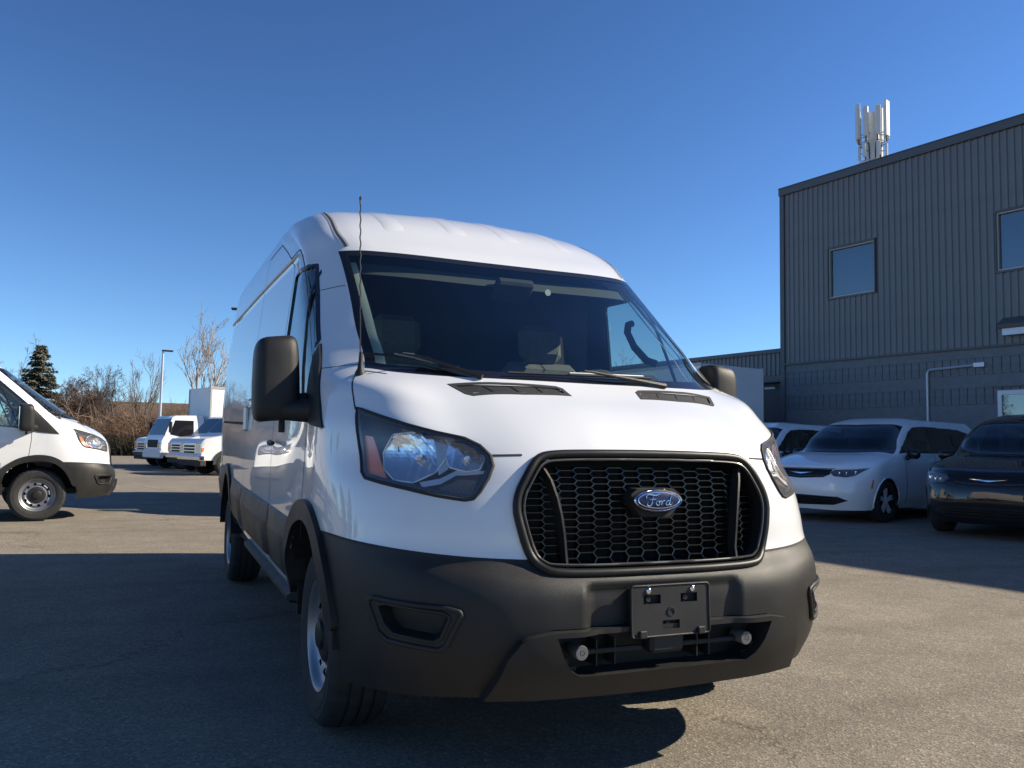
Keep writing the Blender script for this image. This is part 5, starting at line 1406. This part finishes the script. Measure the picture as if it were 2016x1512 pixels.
def make_minivan(label, paint, loc, rz, group):
    global BVH
    S = Shell(MV, mv_side, (2.05, 2.95, 3.95, 4.55), 5.12, .022, [10, 10, 9, 8, 8, 16, 26, 26, 22, 12, 6, 5, 8, 8], .28)
    root = thing('parked_minivan', label, 'minivan', loc, rz, group)
    U, V_, Z = S.c[..., 0], S.c[..., 1], S.c[..., 2]
    arch = (S.K > 3.4) & (((V_ - .98) ** 2 + (Z - .34) ** 2 < .395 ** 2) | ((V_ - 4.07) ** 2 + (Z - .34) ** 2 < .395 ** 2))
    GLs = fillet([(1.50,1.135),(1.62,1.20),(2.10,1.515),(2.30,1.595),(2.75,1.625),(4.1,1.60),(4.75,1.50),(4.80,1.44),(4.62,1.20),(4.45,1.165),(2.5,1.135)], .03, 2)
    side = inpoly(V_, Z, GLs) & (S.K > 4.2) & (np.abs(U) > .6)
    ws = (S.J > 7.05) & (S.J < 8.93) & (S.K < 3.85)
    HLp = [(-.93,.885),(-.80,.862),(-.55,.845),(-.50,.80),(-.56,.745),(-.72,.73),(-.82,.76)]
    GRp = [(-.52,.855),(.52,.855),(.50,.77),(.40,.725),(.0,.70),(-.40,.725),(-.50,.77)]
    LOp = [(-.62,.42),(-.75,.36),(-.55,.285),(0,.27),(.55,.285),(.75,.36),(.62,.42),(0,.435)]
    S_ = ~(arch | side | ws)
    S.mesh('body', S_, paint, root)
    wso = S.mesh('windshield', ws, M['cabinglass'], root)
    for s in (-1, 1):
        S.mesh('side_window', side & (np.sign(U) == s) & (V_ < 2.72), M['cabinglass'], root)
        S.mesh('rear_side_window', side & (np.sign(U) == s) & (V_ > 2.80), M['tint'], root)
        S.mesh('window_pillar', side & (np.sign(U) == s) & (V_ >= 2.72) & (V_ <= 2.80), M['frit'], root)
    keep = BVH; BVH = S.bvh
    try:
        patch('grille', GRp, fr_front, .004, M['gloss_black'], root, .01, .05)
        patch('lower_intake', LOp, fr_front, .003, M['plastic'], root, .01, .05)
        for s in (-1, 1):
            hl = patch('headlight', HLp, fr_front, .004, M['lampdark'], root, .01, .04, mirror=s > 0)
            for (a, z, rx, rz_) in ((-.60,.795,.045,.036),(-.685,.795,.048,.042),(-.785,.812,.052,.044)):
                c_ = skin(fr_front, a, z, .006); sphere_patch('lamp_bowl', c_ if s < 0 else Vector((-c_.x, c_.y, c_.z)), rx, rz_, .02, Vector((0.25 * s, -1, .1)), M['lampchrome'], hl, 8, 3)
            patch('lens', inset(HLp, -.002), fr_front, .030, M['lens'], hl, .02, .05, mirror=s > 0)
            mk = [skin(fr_side0, .50, .56, .003), skin(fr_side0, .545, .56, .003), skin(fr_side0, .575, .70, .003), skin(fr_side0, .545, .70, .003)]
            mesh_obj('side_marker', sgn(mk, s), [(0, 1, 2, 3)], M['amber'], root)
            P = [skin(fr_side0, v, .93 + .03 * (v - 1.3), .002) for v in np.linspace(1.3, 4.7, 16)]
            hp = [skin(fr_side0, 2.55 + .06 * i, 1.0, .02 + .012 * math.sin(i)) for i in range(4)]
            MB().tube(sgn(hp, s), .012, 6).build('door_handle', paint, root)
            for v in (1.60, 2.76, 3.82):
                Pp = [skin(fr_side0, v + .03 * math.sin(z * 3), z, .001) for z in np.linspace(.30, 1.12, 14)]
                mesh = MB().tube(sgn(Pp, s), .004, 4).build('panel_gap', M['seam'], root)
            mm = MB(); M0 = Matrix.Translation((s * 1.08, 1.72, 1.12)) @ Matrix.Rotation(R(-12 * s), 4, 'Z')
            mm.box((-.12, -.06, -.075), (.12, .06, .085), M0, .045).tube([(s * .93, 1.66, 1.06), (s * 1.02, 1.70, 1.06)], .035, 8)
            mm.build('mirror', M['gloss_black'], root, True, 50)
            for vy in (.98, 4.07):
                car_wheel(root, s * .885, vy, s)
                ar = [skin(fr_side0, v, z, .004) for v, z in arch_pts(vy, .34, .392, -14, 194, 22)]
                MB().tube(sgn(ar, s), .013, 6).build('wheel_arch_lip', paint, root, True, 60)
                a_ = arch_pts(vy, .34, .39, -20, 200, 16); n = len(a_)
                MB().add(sgn([(-.985, v, z) for v, z in a_] + [(-.62, v, z) for v, z in a_], s), [(i, i + 1, n + i + 1, n + i) for i in range(n - 1)] + [tuple(range(n, 2 * n))]).build('wheel_well', M['dark'], root)
        gl = MB().tube([skin(fr_front, u, .735 + .02 * (abs(u) / .45) ** 2, .010) for u in np.linspace(-.42, .42, 15)], .006, 5).build('grille_bar', M['lampdark2'], root)
        for zz in (.32, .36, .40):
            MB().tube([skin(fr_front, u, zz, .010) for u in np.linspace(-.55, .55, 11)], .006, 4).build('intake_bar', M['gloss_black'], root)
        MB().tube([skin(fr_front, u, 1.135, .012) for u in np.linspace(-.55, .5, 12)], .008, 5).build('wiper', M['seam'], root)
        # winged chrome badge
        c_ = skin(fr_front, 0, .795, .012)
        wg = [(-.235,.012),(-.15,-.002),(-.06,-.014),(0,-.022),(.06,-.014),(.15,-.002),(.235,.012),(.15,.010),(.05,.008),(0,.010),(-.05,.008),(-.15,.010)]
        wv = [Vector((x, skin(fr_front, x, .795, .010).y - .006, .795 + z)) for x, z in wg]; wb = [p + Vector((0, .014, 0)) for p in wv]; n = len(wg)
        MB().add(wv + wb, [tuple(range(n)), tuple(range(n, 2 * n))] + [(i, (i + 1) % n, n + (i + 1) % n, n + i) for i in range(n)]).build('winged_badge', M['chrome'], root)
        P = [skin(fr_front, u, .865, .004) for u in np.linspace(-.55, .55, 13)]
        MB().tube(P, .005, 5).build('hood_edge_gap', M['seam'], root)
    finally:
        BVH = keep
    # simple cabin
    MB().box((-.8, 1.1, .35), (.8, 4.9, .5)).build('floor_pan', M['dark'], root)
    MB().prism([(1.0, .9), (1.05, 1.10), (1.45, 1.13), (1.6, 1.02), (1.6, .7)], -.78, .78, 0).build('dashboard', M['cabin'], root)
    for u0 in (-.38, .38):
        for v0 in (2.35, 3.35):
            MB().box((u0 - .24, v0, .6), (u0 + .24, v0 + .14, 1.18), None, .05).box((u0 - .12, v0 + .04, 1.2), (u0 + .12, v0 + .13, 1.38), None, .03).build('seat', M['seat'], root)
    tb = [Vector((.38 + .17 * math.cos(2 * math.pi * k / 20), 1.72 + .08 * math.sin(2 * math.pi * k / 20), 1.10 + .16 * math.sin(2 * math.pi * k / 20))) for k in range(20)]
    MB().tube(tb, .015, 6, closed=True).build('steering_wheel', M['cabin'], root, True)
    return root

# ------------------------------------------------------------------ trucks in the background row
def tapered(prof, wfun, name, m, parent, mats=None):
    """extrude a side profile (v,z) across, half width given by wfun(v,z)"""
    n = len(prof); vs = []
    for s in (-1, 1):
        for (v, z) in prof: vs.append((s * wfun(v, z), v, z))
    tri = delaunay_2d_cdt([Vector(p) for p in prof], [(i, (i + 1) % n) for i in range(n)], [], 1, 1e-6)
    fs = [(i, (i + 1) % n, n + (i + 1) % n, n + i) for i in range(n)]
    fs += [tuple(f) for f in tri[2]] + [tuple(i + n for i in f) for f in tri[2]]
    return MB().add(vs, fs).build(name, m, parent, True, 30)

def truck_wheel(root, x, y, s, r=.375, m='white'):
    w = link(bpy.data.objects.new('wheel', None)); w.parent = root; w.location = (x, y, r); w.empty_display_size = .1
    hw = .11
    MB().lathe([(a * s, q) for a, q in [(-hw, .22), (-hw, .33), (-hw + .03, r), (hw - .03, r), (hw, r - .04), (hw + .003, .25), (hw - .01, .21)]], 40, 'x').build('tyre', M['rubber'], w, True, 40)
    MB().lathe([(a * s, q) for a, q in [(.10, .215), (.09, .19), (.03, .16), (.05, .11), (.09, .08), (.10, .0)]], 40, 'x', skip=lambda i, k: i == 2 and k % 5 < 2).build('rim', M['truckwhite'], w, True, 40)
    MB().lathe([(.0, .2), (.01 * s, 0)], 20, 'x').build('drum', M['dark'], w)
    return w
M['truckwhite'] = pbr('truck_white', (.78, .79, .79), .4, coat=.6)
M['boxwhite'] = pbr('box_white', (.74, .75, .75), .45, noise=.05, nscale=1.5)
M['truckchrome'] = pbr('worn_chrome', (.88, .88, .88), .32, metal=.8)
M['grime'] = pbr('chassis', (.03, .03, .03), .8)

def make_cutaway(label, loc, rz, group):
    root = thing('cutaway_van', label, 'van', loc, rz, group)
    prof = [(.04,.50),(.04,1.10),(.14,1.20),(.86,1.34),(1.42,1.98),(1.70,2.10),(5.3,2.13),(5.4,2.0),(5.4,.45)]
    wf = lambda v, z: (.96 if z < 1.25 else .96 - (z - 1.25) * .16) - (.05 if v < .1 else 0)
    tapered(prof, wf, 'body', M['truckwhite'], root)
    MB().box((-.93, -.02, .30), (.93, .20, .50), None, .03).build('chin', M['grime'], root)
    MB().box((-.97, -.07, .48), (.97, .14, .64), None, .03).build('front_bumper', M['chrome'], root)
    gr = MB().box((-.50, -.02, .68), (.50, .06, 1.08), None, .03).build('grille', M['truckchrome'], root)
    for z in (.72, .82, .92): MB().box((-.45, -.03, z), (.45, -.015, z + .06)).build('slot', M['dark'], gr)
    for s in (-1, 1):
        h = MB().box((s * .72 - .20, -.012, .70), (s * .72 + .20, .07, 1.06), None, .03).build('headlight', M['truckchrome'], root)
        MB().box((s * .72 - .16, -.018, .76), (s * .72 + .16, -.008, 1.02)).build('lens', M['lampchrome'], h)
        MB().box((s * .93 - .02, .02, .80), (s * .93 + .03, .10, .90)).build('turn_signal', M['amber'], root)
        truck_wheel(root, s * .86, .88, s); truck_wheel(root, s * .86, 4.3, s)
        a_ = arch_pts(.88, .40, .47, -5, 185, 14); n = len(a_)
        MB().add([(s * .965, v, z) for v, z in a_] + [(s * .965, v, z) for v, z in arch_pts(.88, .40, .36, -5, 185, 14)] , [(i, i + 1, n + i + 1, n + i) for i in range(n - 1)]).build('wheel_arch', M['grime'], root)
        wv = [(1.08,1.40),(1.50,1.88),(2.02,1.93),(2.05,1.36)]
        mesh_obj('side_window', [(s * (wf(v, z) + .004), v, z) for v, z in wv], [(0, 1, 2, 3)], M['frit'], root)
        MB().box((s * 1.08 - .09, 1.25, 1.38), (s * 1.08 + .09, 1.36, 1.72), None, .02).build('mirror', M['plastic'], root)
    mesh_obj('windshield', [(-.84,.925,1.425),(.84,.925,1.425),(.76,1.40,1.965),(-.76,1.40,1.965)], [(0, 1, 2, 3)], M['frit'], root).location = (0, -.012, .006)
    return root

def make_cabover(label, loc, rz):
    root = thing('box_truck', label, 'truck', loc, rz)
    prof = [(.06,.52),(.0,.80),(.02,1.12),(.12,1.30),(.42,2.02),(.55,2.10),(1.62,2.14),(1.66,2.0),(1.66,.62)]
    wf = lambda v, z: 1.0 if z < 1.2 else 1.0 - (z - 1.2) * .12
    cab = tapered(prof, wf, 'cab', M['truckwhite'], root)
    mesh_obj('windshield', [(-.90,.135,1.34),(.90,.135,1.34),(.84,.405,1.985),(-.84,.405,1.985)], [(0, 1, 2, 3)], M['frit'], cab).location = (0, -.010, .0)
    MB().box((-1.0, -.06, .42), (1.0, .12, .74), None, .04).build('front_bumper', M['truckwhite'], root)
    MB().box((-.55, -.02, .84), (.55, .03, 1.14), None, .02).build('grille', M['grime'], root)
    for s in (-1, 1):
        MB().box((s * .80 - .17, -.03, .78), (s * .80 + .17, .06, 1.02), None, .03).build('headlight', M['lampchrome'], root)
        wv = [(.32,1.36),(.52,1.92),(1.25,1.92),(1.25,1.36),(.75,1.28)]
        mesh_obj('side_window', [(s * (wf(v, z) + .005), v, z) for v, z in wv], [(0, 1, 2, 3, 4)], M['frit'], cab)
        MB().box((s * 1.16 - .08, .22, 1.42), (s * 1.16 + .08, .32, 1.86), None, .03).tube([(s * 1.0, .34, 1.75), (s * 1.16, .28, 1.72)], .02, 5).build('mirror', M['plastic'], root)
        truck_wheel(root, s * .88, .85, s); truck_wheel(root, s * .86, 4.6, s)
    MB().box((-.5, .6, .45), (.5, 7.0, .75)).build('chassis', M['grime'], root)
    bx = MB().box((-1.15, 1.80, .90), (1.15, 7.4, 3.30)).build('box_body', M['boxwhite'], root)
    for s in (-1, 1):
        for z in (.92, 3.24): MB().box((s * 1.15 - .025, 1.78, z), (s * 1.15 + .025, 7.42, z + .08)).build('rail', M['alu'], bx)
        MB().box((s * 1.15 - .03, 1.775, 1.0), (s * 1.15 + .03, 1.85, 3.24)).build('corner_post', M['alu'], bx)
    return root
# ------------------------------------------------------------------ assemble
van = make_van('white high-roof cargo van in the centre, facing the camera with black honeycomb grille')
index_kids()
lv = copy_tree(van); lv['label'] = 'white cargo van at the left edge, its front half in sunlit side view'
_h = R(9.5); _hd = Vector((math.cos(_h), math.sin(_h), 0))
# heading of the copy is +X: local -Y (nose) -> heading
lv.rotation_euler = (0, 0, math.pi / 2 + _h)
# near front wheel stands on the spot measured on the ground
_rot = Matrix.Rotation(math.pi / 2 + _h, 3, 'Z')
_w = _rot @ Vector((-.985, 1.02, 0)); _w2 = _rot @ Vector((.985, 1.02, 0))
_near = _w if _w.y < _w2.y else _w2
lv.location = Vector((-2.93, 10.55, 0)) - _near
hv = copy_tree(van); hv['label'] = 'white cargo van hidden behind the central van, throwing the shadow strip beside the left van'
hv.location = (1.25, 10.4, 0)
for o in (van, lv, hv): o['group'] = 'white cargo vans'

build_building()
_cr = math.atan2(-.338, -.942)        # heading of the parked cars
def heading_rz(hx, hy): return math.atan2(hy, hx) + math.pi / 2
make_minivan('white minivan parked in the shade, its front and black mirror fully in view', M['car_white_lifted'], (8.35, 8.35, 0), heading_rz(-.967, -.255), 'minivans parked along the grey building')
make_minivan('white minivan half hidden behind the other white one', M['car_white_lifted'], (8.75, 11.8, 0), heading_rz(-.967, -.255), 'minivans parked along the grey building')
make_minivan('glossy black minivan at the right edge of the picture', M['black_paint'], (8.65, 5.2, 0), heading_rz(-.942, -.338), 'minivans parked along the grey building')

_tz = heading_rz(-.95, -.30)
G = 'trucks parked in a row'
make_cutaway('white cutaway van with chrome grille, nearest of the truck row', (-.22, 27.1, 0), _tz, G)
make_cutaway('white cutaway van with chrome grille squeezed between the cab-over truck and the nearest one', (-.50, 30.6, 0), _tz, G)
tag(make_cabover('white cab-over box truck in the row left of the main van', (-1.30, 33.6, 0), _tz), group=G)
make_cutaway('white cutaway van with chrome grille at the far left end of the row', (-1.70, 37.0, 0), _tz, G)
bt = make_cabover('white box truck by the low wing, only a strip of its box showing', (11.05, 22.15, 0), heading_rz(-.155, .988))
build_vegetation()
